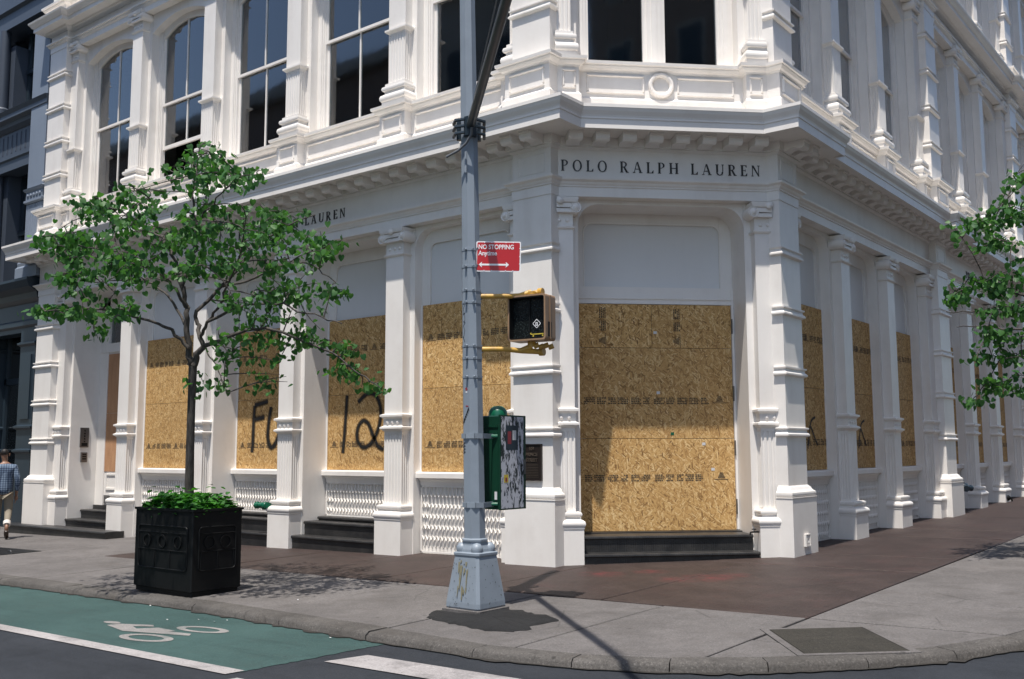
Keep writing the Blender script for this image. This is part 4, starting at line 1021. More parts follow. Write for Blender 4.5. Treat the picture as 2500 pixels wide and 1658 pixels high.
# black shopfront
nbx(MB().sweep([(-40, .12), (X1-.02, .12)], [(-.4, 4.35), (.0, 4.35), (0, 4.45), (.06, 4.5), (.06, 4.6), (.0, 4.65), (.0, 5.02), (.04, 5.05), (.10, 5.12), (.12, 5.25), (.30, 5.35), (.36, 5.5), (.36, 5.56), (-.4, 5.62)]), 'shop_cornice', 'navy')
for u in (-17.55, -20.1, -22.65, -25.2):
    o = nbx(MB().box(u-.36, u+.36, .1, .7, -.6, 4.4), 'shop_pilaster', 'navy')
    for z in (1.5, 2.05, 4.0): nbx(MB().sweep([(u-.36, .6), (u-.36, .1), (u+.36, .1), (u+.36, .6)], [(0, z), (.06, z+.05), (.06, z+.09), (0, z+.12)]), 'band', 'navy', parent=o)
    nbx(MB().box(u-.22, u+.22, .07, .12, 2.3, 3.8), 'panel', 'navy', parent=o)
    nbx(MB().box(u-.42, u+.42, .04, .7, -.6, .45), 'plinth', 'navy', parent=o)
for u0_, u1_ in ((-19.74, -17.91), (-22.3, -20.46), (-24.84, -23.0)):
    wn = nbx(MB().box(u0_, u0_+.1, .6, .7, -.5, 4.4).box(u1_-.1, u1_, .6, .7, -.5, 4.4).box(u0_, u1_, .58, .7, -.5, .6).box(u0_, u1_, .6, .7, 3.2, 3.35), 'shop_window', 'navy')
    nbx(MB().box(u0_+.08, u1_-.08, .66, .67, .5, 4.4), 'pane', 'glass', parent=wn)

# ------------------------------------------------------------------ street pole and what hangs on it
RL = Vector((math.cos(YAW), math.sin(YAW), 0)); FL = Vector((-math.sin(YAW), math.cos(YAW), 0))
PB = Vector((-.90, -3.305, 0)); PB.z = gz(PB.x, PB.y)
LEAN = .0150
def pole_at(z): return PB + RL*(-LEAN*(z-PB.z)) + Vector((0, 0, z-PB.z))
lean_rot = Matrix.Rotation(-LEAN, 4, FL)
pole = thing('street_pole', 'grey octagonal street pole with a square tapered base and a long overhead arm', 'pole', PB)
def pol(mb, name, mat, smooth=None, parent=None): return build(mb, name, mat, parent or pole, smooth=smooth)
def zz(z): return z-PB.z
def pp_(z): q = pole_at(z)-PB; return (q.x, q.y, q.z)
def octa(zs): # octagonal leaning shaft with flats turned to the axes
    mb = MB(); n_ = 8; o = len(mb.v)
    for z, r_ in zs:
        c = pp_(z)
        for j in range(n_): a = math.pi/8+j*math.pi/4; mb.v.append((c[0]+r_*math.cos(a), c[1]+r_*math.sin(a), c[2]))
    k = len(zs)
    for i in range(k-1):
        for j in range(n_): mb.f.append((i*n_+j, i*n_+(j+1) % n_, (i+1)*n_+(j+1) % n_, (i+1)*n_+j))
    mb.f.append(tuple(range(n_-1, -1, -1))); mb.f.append(tuple((k-1)*n_+j for j in range(n_))); return mb
pol(octa([(.60, .112), (9.2, .070)]), 'shaft', 'pole_grey')
def sqsec(zs):
    mb = MB(); k = len(zs)
    for z, h, c in zs:
        for sx, sy in ((-1, -1), (1, -1), (1, 1), (-1, 1)):
            a, b = ((sx*h, sy*(h-c)), (sx*(h-c), sy*h))
            pr_ = (a, b) if sx*sy > 0 else (b, a)
            for q in pr_: mb.v.append((q[0], q[1], zz(z)))
    for i in range(k-1):
        for j in range(8): mb.f.append((i*8+j, i*8+(j+1) % 8, (i+1)*8+(j+1) % 8, (i+1)*8+j))
    mb.f += [tuple(range(7, -1, -1)), tuple((k-1)*8+j for j in range(8))]; return mb
g0 = PB.z
pol(sqsec([(g0-.05, .245, .02), (g0+.035, .245, .02), (g0+.04, .238, .02)]), 'footing', 'concrete')
base = pol(sqsec([(g0+.04, .214, .03), (g0+.055, .222, .03), (g0+.10, .219, .028), (.49, .158, .024), (.505, .166, .024), (.525, .166, .024), (.535, .150, .024)]), 'base', 'pole_grey')
pol(octa([(.53, .150), (.56, .145), (.60, .128), (.625, .125), (.64, .135), (.655, .135), (.665, .112)]), 'collar', 'pole_grey')
bn = MB().lathe([(.0, .525), (.055, .53), (.062, .56), (.055, .59), (.035, .615), (.0, .625)], 12).mesh('bolt_cover', 'pole_grey', 50)
for i in range(4): a = math.pi/4+i*math.pi/2; link('bolt_cover', bn, pole, (.135*math.cos(a), .135*math.sin(a), -PB.z))
# worn yellow paint drips and chips on the base
mb = MB(); 
for k in range(26):
    u = random.uniform(-.07, .05); z = random.uniform(.16, .47); w_ = random.uniform(.004, .014); h = random.uniform(.02, .13)
    q = -(.158+(.49-z)*.153+.0015)
    q2 = -(.158+(.49-(z-h))*.153+.0015)
    mb.add([(u-w_, q-.0002*k, zz(z)), (u+w_, q-.0002*k, zz(z)), (u+w_*.4, q2-.0002*k, zz(z-h)), (u-w_*.4, q2-.0002*k, zz(z-h))], [(0, 1, 2, 3)])
paint('drip', (.19, .175, .11), .7, .3, 20)
stuff(pol(mb, 'paint_drip', 'drip', parent=base))
M['sticker_yellow'].node_tree.nodes['Principled BSDF'].inputs['Roughness'].default_value = .6
mb = MB()
for k in range(70):
    f_ = random.random() < .6; u = random.uniform(-.15, .15); z = random.uniform(.0, .47); w_ = random.uniform(.0012, .004); h = random.uniform(.003, .016)
    q = .158+(.49-z)*.153+.0012; q2 = .158+(.49-(z-h))*.153+.0012
    if f_: mb.add([(u-w_, -q, zz(z)), (u+w_, -q, zz(z)), (u+w_, -q2, zz(z-h)), (u-w_, -q2, zz(z-h))], [(0, 1, 2, 3)])
    else: mb.add([(q, u-w_, zz(z)), (q, u+w_, zz(z)), (q2, u+w_, zz(z-h)), (q2, u-w_, zz(z-h))], [(0, 1, 2, 3)])
stuff(pol(mb, 'paint_chip', 'patch', parent=base))
for z in (1.235, 1.69, 2.30): # strap bands are fixed to the box; these are narrow steel bands on the shaft
    pass
for z in (2.46, 2.585, 3.03, 3.155, 3.40, 3.575, 2.27):
    r_ = .112-(z-.6)*.00488+.004; o = pol(octa([(z-.012, r_), (z+.012, r_)]), 'steel_band', 'pole_grey')
    mb = MB(); c = pp_(z); th_ = YAW-math.pi/2
    for s_ in (-.5, .25): a = th_+s_; mb.tube([(c[0]+math.cos(a)*(r_-.01), c[1]+math.sin(a)*(r_-.01), c[2]), (c[0]+math.cos(a)*(r_+.022), c[1]+math.sin(a)*(r_+.022), c[2]-.006)], .014, 6)
    pol(mb, 'buckle', 'pole_grey', parent=o)
# clamp, arm, cable
ZC = 4.85; c = Vector(pp_(ZC))
arm_dir = Vector((1.90, -1.75, .22)).normalized(); side = arm_dir.cross(Vector((0, 0, 1))).normalized()
cl = MB()
for sg_ in (1, -1):
    for dz in (-.07, 0, .07):
        pts = [c+side*sg_*.16+Vector((0, 0, dz))-arm_dir*.02, c+side*sg_*.15+arm_dir*.09+Vector((0, 0, dz)), c+arm_dir*.13+side*sg_*.06+Vector((0, 0, dz))]
        cl.tube(pts, .018, 6)
    q = [c+side*sg_*.10-arm_dir*.02, c+side*sg_*.10+arm_dir*.12]
    cl.tube([q[0]+Vector((0, 0, -.10)), q[0]+Vector((0, 0, .10))], .03, 6); 
cl.tube([c+arm_dir*.10+Vector((0, 0, -.10)), c+arm_dir*.10+Vector((0, 0, .10))], .07, 8)
clo = pol(cl, 'arm_clamp', 'navy')
bm2 = MB()
for sg_ in (1, -1):
    for dz in (-.07, .07):
        a = c+side*sg_*.15+arm_dir*.03+Vector((0, 0, dz)); bm2.tube([a, a+arm_dir*.07], .014, 6)
pol(bm2, 'clamp_bolt', 'chrome', parent=clo)
am = pol(MB().tube([c+arm_dir*.08, c+arm_dir*2.6, c+arm_dir*6.2], [.046, .043, .038], 14), 'mast_arm', 'navy', 50)
M['navy2'] = M['navy']
pol(MB().tube([c+Vector((0, 0, .03))+side*.02, c+arm_dir*6.2+Vector((0, 0, .66))], .006, 5), 'stay_wire', 'cable', parent=am)
cb = [c+arm_dir*.22+Vector((0, 0, -.05)), c+arm_dir*.20+Vector((0, 0, -.12)), c+arm_dir*.17-RL*.05+Vector((0, 0, -.20)), c+arm_dir*.15-RL*.13+Vector((0, 0, -.27)), c+arm_dir*.13-RL*.25+Vector((0, 0, -.33))]
pol(MB().tube(cb, .014, 8), 'cable_tail', 'cable', 50)
pol(MB().tube([c-RL*.03-FL*.09+Vector((0, 0, -.25)), c-RL*.03-FL*.11+Vector((0, 0, -.48))], .012, 6), 'conduit', 'pole_grey')
# scrawls and stickers on the shaft
def shaft_face(z):  # front flat (-y) plane
    r_ = (.112-(z-.6)*.00488)*math.cos(math.pi/8); p = pp_(z); return p[0], p[1]-r_-.0016
def scrawl(pts, w_=.006, mat='black_iron', name='scrawl'):
    mb = MB()
    for (u0_, z0), (u1_, z1) in zip(pts, pts[1:]):
        a = shaft_face(z0); b = shaft_face(z1); dx, dz = u1_-u0_, z1-z0; l = math.hypot(dx, dz); nx, nz = -dz/l*w_/2, dx/l*w_/2
        mb.add([(a[0]+u0_-nx, a[1], zz(z0-nz)), (a[0]+u0_+nx, a[1], zz(z0+nz)), (b[0]+u1_+nx, b[1], zz(z1+nz)), (b[0]+u1_-nx, b[1], zz(z1-nz))], [(0, 1, 2, 3)])
    return pol(mb, name, mat)
scrawl([(-.03, 3.02), (-.015, 3.0), (-.03, 2.96), (-.02, 2.93), (-.035, 2.90), (-.012, 2.92), (-.01, 2.84), (-.03, 2.83), (-.005, 2.82), (-.03, 2.79), (-.012, 2.74), (-.03, 2.66), (-.012, 2.62), (-.035, 2.68)], .005)
zs_ = 1.80
for k in range(6): scrawl([(-.045+.012*k, zs_+.022*k), (-.030+.012*k, zs_+.05+.022*k), (-.028+.012*k, zs_+.01+.022*k)], .006)
scrawl([(-.045, 1.78), (.02, 1.95)], .004)
for k in range(4): scrawl([(-.045, 1.50+.03*k), (-.02, 1.515+.03*k), (-.042, 1.52+.03*k)], .007)
scrawl([(-.01, 2.14), (.012, 2.15)], .03, 'sticker_red', 'sticker'); scrawl([(-.01, 2.115), (.012, 2.115)], .018, 'sticker_white', 'sticker'); scrawl([(-.01, 1.975), (.025, 1.97)], .012, 'sticker_red', 'sticker')

# parking sign
z = 3.50; q = pole_at(z)
ps = thing('parking_sign', 'red rectangular no stopping sign with white border and arrow on the pole', 'sign', q+RL*.285-FL*.075, YAW-R(2))
ps.rotation_euler = (0, R(1.3), YAW-R(2))
def rrect(w_, h, r_, n=5):
    pts = []
    for cx_, cz_, a0 in ((w_-r_, h-r_, 0), (-w_+r_, h-r_, 90), (-w_+r_, -h+r_, 180), (w_-r_, -h+r_, 270)):
        for i in range(n+1): a = R(a0+90*i/n); pts.append((cx_+r_*math.cos(a), cz_+r_*math.sin(a)))
    return pts
build(MB().prism_v(rrect(.229, .157, .018), 0, .003), 'plate', 'sign_white', ps)
build(MB().prism_v(rrect(.218, .146, .012), -.0012, .0005), 'red_field', 'sign_red', ps)
for t, x, z, s_ in (('NO STOPPING', -.208, .077, .066), ('Anytime', -.205, .012, .066)):
    me = text_mesh(t, s_, 'sign_white', 'wording', .0005, .0013, .98); me.transform(Matrix.Scale(.86, 4, (1, 0, 0))); link('wording', me, ps, (x, -.0022, z))
mb = MB(); zt = -.085
mb.prism_v([(-.20, zt), (-.165, zt+.030), (-.172, zt+.009), (.082, zt+.009), (.075, zt+.030), (.11, zt), (.075, zt-.030), (.082, zt-.009), (-.172, zt-.009), (-.165, zt-.030)], -.0026, -.001)
build(mb, 'arrow', 'sign_white', ps)
nm = MB().prism_v([(-.007, 0), (.007, 0), (.0, -.009)], -.0026, -.001).mesh('border_tick', 'sign_white')
for x in (-.145, -.07, .075, .15):
    link('border_tick', nm, ps, (x, 0, .148)); link('border_tick', nm, ps, (x, 0, -.148), rot=(0, R(180), 0))
for z in (.085, 0, -.075): link('border_tick', nm, ps, (.22, 0, z), rot=(0, R(90), 0))
bl = MB().lathe([(.009, .0), (.009, -.006), (.0, -.008)], 8, (0, 0), 'y').mesh('rivet', 'chrome')
for z in (.085, -.09): link('rivet', bl, ps, (-.215, 0, z))

# pedestrian signal
SC = pole_at(2.87)+RL*.615+FL*.02
sgn_ = thing('pedestrian_signal', 'tan-cased pedestrian signal with an unlit dark face on yellow pipe brackets', 'signal', SC, R(7))
def sgb(mb, name, mat, smooth=None, parent=None): return build(mb, name, mat, parent or sgn_, smooth=smooth)
mb = MB(); pr = rrect(.222, .235, .03); pi_ = rrect(.205, .218, .024); n_ = len(pr)
mb.add([(x, -.11, z) for x, z in pr]+[(x, .10, z) for x, z in pr]+[(x, -.11, z) for x, z in pi_]+[(x, -.02, z) for x, z in pi_],
       [(i, (i+1) % n_, n_+(i+1) % n_, n_+i) for i in range(n_)]+[(i, (i+1) % n_, 2*n_+(i+1) % n_, 2*n_+i) for i in range(n_)]+[(2*n_+i, 2*n_+(i+1) % n_, 3*n_+(i+1) % n_, 3*n_+i) for i in range(n_)]+[tuple(range(n_, 2*n_))])
case = sgb(mb, 'housing', 'signal_case')
sgb(MB().sweep([(-.223, .1), (-.223, -.1)], [(0, -.1), (.006, -.1), (.006, .1), (0, .1)]).box(.222, .228, -.02, .0, -.22, .22), 'door_seam', 'signal_case', parent=case)
lens = sgb(MB().box(-.204, .204, -.03, -.018, -.217, .217), 'lens', 'signal_lens')
sgb(MB().box(-.006, .006, -.045, -.03, -.2, .2), 'divider', 'black_iron', parent=lens)
sgb(MB().box(-.206, -.198, -.108, -.02, -.215, .215).box(.198, .206, -.108, -.02, -.215, .215).box(-.2, .2, -.108, -.02, .206, .214).box(-.2, .2, -.108, -.02, -.214, -.206), 'visor_liner', 'black_iron', parent=lens)
mb = MB(); a = .045
for x0, z0, x1, z1 in ((0, a, a, 0), (a, 0, 0, -a), (0, -a, -a, 0), (-a, 0, 0, a)):
    d_ = Vector((x1-x0, z1-z0)).normalized(); nx, nz = -d_.y*.003, d_.x*.003; mb.add([(.085+x0-nx, -.047, -.06+z0-nz), (.085+x0+nx, -.047, -.06+z0+nz), (.085+x1+nx, -.047, -.06+z1+nz), (.085+x1-nx, -.047, -.06+z1-nz)], [(0, 1, 2, 3)])
mb.box(.072, .098, -.0485, -.047, -.055, -.048).box(.072, .08, -.0485, -.047, -.075, -.055).box(.09, .098, -.0485, -.047, -.075, -.058).box(.07, .1, -.0485, -.047, -.082, -.076)
sgb(mb, 'diamond_sticker', 'sign_white', parent=lens)
mb = MB().box(.02, .185, -.049, -.047, -.172, -.162).box(.01, .022, -.049, -.047, -.168, -.152).box(.183, .195, -.049, -.047, -.168, -.150)
for x in (.045, .155): mb.lathe([(.009, -.047), (.009, -.049)], 10, (x, -.185), 'y')
sgb(mb, 'skateboard_sticker', 'sticker_yellow', parent=lens)
sgb(MB().box(.223, .2245, -.06, .02, -.20, -.05), 'side_sticker', 'black_iron', parent=case)
PA = pole_at(2.87)
inv = Matrix.Rotation(-R(7), 4, 'Z')
def loc(p): return inv @ (Vector(p)-SC)
for zt, s_ in ((3.10, 1), (2.555, -1)):
    a = pole_at(zt)+RL*.07; b = pole_at(zt)+RL*.34; d_ = pole_at(zt)+RL*.50+FL*.05+Vector((0, 0, .012*s_)); e_ = pole_at(zt)+RL*.71+FL*.08+Vector((0, 0, .055 if s_ > 0 else -.02))
    br = sgb(MB().tube([loc(a), loc(b), loc(d_), loc(e_)], [.026, .026, .028, .028], 12), 'bracket_pipe', 'yellow', 50)
    sgb(MB().tube([loc(e_)-Vector((.02, 0, 0)), loc(e_)+Vector((.03, 0, 0))], .042, 12), 'elbow_cap', 'yellow', 50, br)
    sgb(MB().tube([loc(a)-Vector((.04, 0, 0)), loc(a)+Vector((.03, .0, 0))], .045, 10), 'pole_hub', 'pole_grey', 50, br)
    h0 = SC+FL*.03+Vector((0, 0, .235*s_)); sgb(MB().tube([loc(h0), loc(h0+Vector((0, 0, .05*s_)))], .045, 12).tube([loc(h0+Vector((0, 0, .045*s_))), loc(d_)], .03, 10), 'hub', 'yellow', 50, br)
mb = MB()
for k in range(4): q = SC+RL*(.02+.05*k)+FL*.02+Vector((0, 0, -.285-.012*(k % 2))); mb.tube([loc(q), loc(q+RL*.05+Vector((0, 0, .02)))], .028, 8)
sgb(mb, 'terminal_box', 'yellow', 50)

# signal control box behind the pole
bx = thing('control_box', 'dark green traffic control box with torn posters strapped behind the pole', 'cabinet', (-.885, -2.90, .935))
def bxb(mb, name, mat, smooth=None, parent=None): return build(mb, name, mat, parent or bx, smooth=smooth)
bxb(MB().bbox(-.135, .125, -.20, .20, 0, .95, .01), 'body', 'box_green')
dr_ = bxb(MB().box(.125, .142, -.215, .215, -.005, .955), 'door', 'box_green')
bxb(MB().box(.1425, .1435, -.195, .175, .01, .94), 'torn_poster', 'torn_poster', parent=dr_)
bxb(MB().box(.144, .1446, -.12, .08, .60, .85), 'poster_picture', 'navy', parent=dr_)
bxb(MB().box(.1448, .1452, -.09, -.03, .66, .79), 'poster_picture', 'sticker_red', parent=dr_); bxb(MB().box(.1448, .1452, -.01, .05, .70, .80), 'poster_picture', 'sticker_white', parent=dr_)
bxb(MB().box(.144, .1446, -.15, -.08, .27, .35), 'sticker', 'sticker_yellow', parent=dr_); bxb(MB().box(.1447, .1452, -.13, -.10, .28, .32), 'sticker', 'sticker_red', parent=dr_)
bxb(MB().box(.142, .155, .17, .20, .35, .50), 'latch', 'chrome', parent=dr_)
bxb(MB().box(-.10, .11, -.212, -.199, .83, .86).box(-.10, .11, -.206, -.199, .05, .80), 'side_panel', 'box_green')
bxb(MB().box(.07, .10, -.2125, -.2062, .10, .18), 'tag_sticker', 'sticker_white')
bxb(MB().lathe([(.10, .95), (.10, .965), (.094, 1.0), (.075, 1.03), (.045, 1.05), (.0, 1.056)], 18, (.0, -.07)), 'dome', 'stand_green', 60)
for z in (.055, .74):
    c = pole_at(.935+z); cx_, cy_ = c.x+.885, c.y+2.90; r_ = .112
    pts = [(-.10, -.19, z), (cx_-r_, cy_, z), (cx_-r_*.7, cy_-r_*.75, z), (cx_, cy_-r_, z), (cx_+r_*.75, cy_-r_*.72, z), (cx_+r_*1.1, cy_, z), (.04, -.19, z)]
    mb = MB()
    for p, q in zip(pts, pts[1:]):
        d_ = Vector(q)-Vector(p); n2 = Vector((d_.y, -d_.x, 0)).normalized()*.006
        mb.add([Vector(p)+n2+Vector((0, 0, -.025)), Vector(q)+n2+Vector((0, 0, -.025)), Vector(q)+n2+Vector((0, 0, .025)), Vector(p)+n2+Vector((0, 0, .025)), Vector(p)-n2+Vector((0, 0, -.025)), Vector(q)-n2+Vector((0, 0, -.025)), Vector(q)-n2+Vector((0, 0, .025)), Vector(p)-n2+Vector((0, 0, .025))], [(0, 1, 2, 3), (7, 6, 5, 4), (0, 4, 5, 1), (3, 2, 6, 7)])
    st_ = bxb(mb, 'strap', 'pole_grey'); bxb(MB().tube([(.05, -.24, z), (.10, -.20, z)], .018, 8), 'strap_bolt', 'stand_green', parent=st_)

# ------------------------------------------------------------------ planter and trees
def planter(label, loc_, W=1.18, D=.68, Hh=.98):
    t = thing('planter', label, 'planter', loc_, 0., 'black pavement planters')
    h, d_ = W/2, D/2
    mb = MB(); c = .012
    def rectp(h, d_, c): return [(-h+c, -d_), (h-c, -d_), (h, -d_+c), (h, d_-c), (h-c, d_), (-h+c, d_), (-h, d_-c), (-h, -d_+c)]
    o_ = rectp(h, d_, c); o2 = rectp(h-.02, d_-.02, c); i_ = rectp(h-.05, d_-.05, c)
    n_ = 8; zs = [(o2, .0), (o2, .05), (o_, .06), (o_, Hh-.03), (rectp(h+.015, d_+.015, c), Hh-.025), (rectp(h+.015, d_+.015, c), Hh), (i_, Hh), (i_, Hh-.12)]
    for pl_, z in zs: mb.v += [(x, y, z) for x, y in pl_]
    for k in range(len(zs)-1):
        for j in range(n_): mb.f.append((k*n_+j, k*n_+(j+1) % n_, (k+1)*n_+(j+1) % n_, (k+1)*n_+j))
    mb.f.append(tuple(range(n_-1, -1, -1))); build(mb, 'box', 'black_iron', t)
    build(MB().prism(i_, Hh-.2, Hh-.08), 'soil', 'soil', t)
    for (w_, yy, rz) in ((W, d_, 0), (D, h, R(90)), (W, d_, R(180)), (D, h, R(270))):
        f_ = build(MB().tube([(x, -yy-.004, z) for x, z in [(a, b+.53) for a, b in rrect(w_/2-.09, .245, .045)]+[(w_/2-.09, .53+.2)]], .009, 6), 'panel_rib', 'black_iron', t, rz=rz, smooth=50)
        mb = MB()
        for z in (.70, .50): mb.tube([(-w_/2+.09, -yy-.004, z), (w_/2-.09, -yy-.004, z)], .007, 6)
        build(mb, 'rail', 'black_iron', f_)
        k = 3 if w_ > .9 else 2
        sm = MB()
        for j in range(k+1): u = -w_/2+.12+j*(w_-.24)/k; sm.tube([(u, -yy-.003, .29), (u, -yy-.003, .50)], .005, 5)
        build(sm, 'upright', 'black_iron', f_)
        rgm = MB(); rgm.lathe([(.062, -.004), (.062, -.014), (.078, -.014), (.078, -.004)], 20, (0, 0), 'y'); rgm.f = rgm.f[:-2]; rgm = rgm.mesh('ring', 'black_iron', 40)
        for j in range(k): u = -w_/2+.12+(j+.5)*(w_-.24)/k; link('ring', rgm, f_, (u, -yy, .60))
    return t
PX, PY = -4.91, -3.91
planter('black panelled planter box holding a tree beside the green bike lane', (PX, PY, gz(PX, PY)+.006))
LEAF = [(0, 0, 0), (.24, .03, .13), (.44, .05, .03), (.50, .06, -.22), (.40, .07, -.52), (.20, .05, -.80), (0, .0, -.98), (-.20, .05, -.80), (-.40, .07, -.52), (-.50, .06, -.22), (-.44, .05, .03), (-.24, .03, .13), (0, -.03, -.38)]
LEAFF = [(12, i, (i+1) % 12) for i in range(12)]
def leafs_mesh(items, name, mat):
    vs_, fs = [], []
    for mtx in items:
        o = len(vs_); vs_ += [tuple(mtx @ Vector(p)) for p in LEAF]; fs += [tuple(i+o for i in f) for f in LEAFF]
    me = bpy.data.meshes.new(name); me.from_pydata(vs_, [], fs); me.polygons.foreach_set('use_smooth', [True]*len(fs)); me.materials.append(M[mat]); return me
def leaf_mtx(p, size, droop=1., rng=random):
    az = rng.uniform(0, 2*math.pi); tilt = rng.gauss(0, .45*droop)-.35; roll = rng.gauss(0, .4)
    return Matrix.Translation(p) @ Matrix.Rotation(az, 4, 'Z') @ Matrix.Rotation(tilt, 4, 'X') @ Matrix.Rotation(roll, 4, 'Y') @ Matrix.Scale(size, 4)
def make_tree(label, base, mains, clusters, seed, leaf_size=.105, nleaf=(10, 16), trunk=None, rad0=.055, single=180):
    rng = random.Random(seed)
    t = thing('redbud_tree', label, 'tree', base, 0., 'street trees')
    b0 = Vector(base)
    skel = []                                        # (point, radius)
    tm = MB(); tm.tube([p-b0 for p in trunk[0]], trunk[1], 12); build(tm, 'trunk', 'bark', t, smooth=60)
    for pts, ra, rb in mains:
        n_ = len(pts); sm = []
        for i in range(n_-1):
            for k in range(4): sm.append(pts[i].lerp(pts[i+1], k/4)+Vector((rng.gauss(0, .012), rng.gauss(0, .012), rng.gauss(0, .01))))
        sm.append(pts[-1]); rr = [ra+(rb-ra)*i/(len(sm)-1) for i in range(len(sm))]
        build(MB().tube([p-b0 for p in sm], rr, 7), 'branch', 'bark', t, smooth=60); skel += list(zip(sm, rr))
    tw = MB(); leaves = []
    for c in clusters:
        best = min(skel, key=lambda s_: (s_[0]-c).length+max(0, s_[0].z-c.z)*.6)
        a = best[0]; mid = a.lerp(c, .5)+Vector((rng.gauss(0, .05), rng.gauss(0, .05), .06+rng.gauss(0, .03)))
        pts = [a]+[((a*(1-s_)**2)+(mid*2*s_*(1-s_))+(c*s_*s_)) for s_ in (.25, .5, .75, 1.)]
        tw.tube([p-b0 for p in pts], [min(best[1], .012), .008, .006, .005, .003], 5)
        if len(skel) < 900: skel += [(pts[2], .008), (pts[3], .006)]
        L_ = (c-a).length; dirn = (c-pts[2]).normalized()
        n_ = rng.randint(*nleaf)
        for k in range(n_):
            s_ = k/n_; p = c-dirn*(.55*(1-s_))*min(1, L_)+Vector((rng.gauss(0, .085), rng.gauss(0, .085), rng.gauss(-.02, .04)))
            leaves.append(leaf_mtx(p-b0, leaf_size*rng.uniform(.7, 1.12), 1., rng))
    stuff(build(tw, 'twig', 'bark', t))
    leaves.sort(key=lambda m_: (m_.translation+b0-CAM).length)
    one = leafs_mesh([Matrix.Identity(4)], 'leaf', 'leaf')
    cr = stuff(link('crown', leafs_mesh(leaves[single:], 'crown', 'leaf'), t))
    for m_ in leaves[:single]:
        o = link('leaf', one, t); o.matrix_local = m_
    return t
def px(x, y, depth):
    d_ = FW*FPX+RT*(x-1250)-UP*(y-829); return CAM+d_*(depth/FPX)
TD = (Vector((PX, PY, 1))-CAM).dot(FW)
rng = random.Random(3)
def P3(lst, dd): return [px(x, y, TD+d_) for (x, y), d_ in zip(lst, dd)]
def ramp_(n_, a, b): return [a+(b-a)*i/(n_-1) for i in range(n_)]
mains = []
def main(lst, d0, d1, ra, rb): mains.append((P3(lst, ramp_(len(lst), d0, d1)), ra, rb))
main([(471, 893), (461, 869), (456, 807), (453, 749), (448, 700)], 0, .05, .042, .026)
main([(471, 893), (483, 868), (497, 845)], 0, -.05, .042, .034)
main([(453, 749), (443, 700), (425, 621), (395, 583), (345, 545), (290, 512)], .05, .5, .026, .008)
main([(456, 760), (430, 705), (397, 669), (359, 649), (280, 615), (190, 598)], .05, -.6, .022, .007)
main([(455, 790), (410, 722), (379, 695), (300, 680), (230, 690)], .05, .9, .018, .006)
main([(459, 850), (420, 805), (388, 793), (300, 761), (210, 752), (110, 760)], 0, -.35, .024, .006)
main([(448, 700), (470, 640), (479, 570), (469, 473), (473, 400), (490, 355)], .05, .1, .024, .005)
main([(479, 570), (500, 520), (540, 470), (580, 430)], .1, -.5, .014, .005)
main([(497, 845), (547, 828), (585, 810), (650, 800), (730, 826), (810, 862), (880, 915), (930, 948)], -.05, -.6, .028, .006)
main([(497, 845), (486, 807), (478, 762), (543, 700), (595, 642), (640, 590), (710, 545), (770, 525)], -.05, .6, .030, .007)
main([(490, 820), (509, 786), (567, 755), (626, 740), (690, 742), (770, 772), (835, 790)], -.05, -.9, .022, .006)
main([(543, 700), (600, 690), (680, 650), (760, 640), (820, 690)], .3, .1, .016, .006)
main([(509, 786), (540, 740), (560, 690), (590, 610), (600, 540)], -.1, -1.0, .018, .006)
main([(497, 845), (520, 880), (545, 930), (555, 960)], -.05, -.3, .010, .004)
# foliage zones in the picture plane: (cx,cy,rx,ry,count)
zones = [(505, 380, 42, 42, 9), (450, 420, 70, 34, 7), (520, 455, 80, 40, 10), (610, 425, 62, 26, 8), (330, 470, 60, 26, 6), (225, 500, 56, 24, 9), (290, 520, 90, 40, 12), (430, 540, 110, 55, 20), (580, 545, 110, 52, 22),
         (720, 560, 90, 46, 16), (150, 590, 80, 26, 14), (240, 615, 120, 44, 18), (380, 640, 120, 52, 20), (540, 640, 120, 55, 20), (700, 640, 110, 55, 16), (800, 620, 34, 40, 4), (180, 690, 70, 26, 6), (270, 680, 90, 40, 9), (110, 765, 48, 16, 9), (220, 755, 90, 22, 11),
         (620, 740, 120, 48, 14), (740, 720, 80, 40, 9), (820, 735, 32, 36, 3), (300, 740, 70, 30, 5), (210, 820, 45, 18, 3), (560, 830, 70, 36, 6), (700, 820, 90, 40, 9), (800, 845, 50, 30, 4), (850, 905, 44, 36, 5), (720, 925, 46, 18, 3), (905, 945, 26, 14, 3), (510, 955, 36, 36, 3), (870, 860, 30, 20, 2), (640, 880, 40, 24, 2)]
clusters = []
for cx_, cy_, rx_, ry_, n_ in zones:
    for k in range(int(n_*1.12+.5)):
        a = rng.uniform(0, 2*math.pi); s_ = math.sqrt(rng.random()); x, y = cx_+rx_*s_*math.cos(a), cy_+ry_*s_*math.sin(a)
        half = 1.5*math.sqrt(max(.08, 1-((x-480)/440)**2))*(.55 if y > 800 else 1)
        clusters.append(px(x, y, TD+rng.uniform(-half, half)))
b_ = px(461, 1214, TD); base_t = Vector((b_.x, b_.y, gz(PX, PY)+.88))
trunk = (P3([(461, 1214+28), (464, 1100), (467, 1000), (471, 893)], [0, 0, 0, 0]), [.058, .050, .047, .050])
make_tree('slender redbud tree with heart-shaped leaves growing from the black planter', base_t, mains, clusters, 5, trunk=trunk, leaf_size=.074)
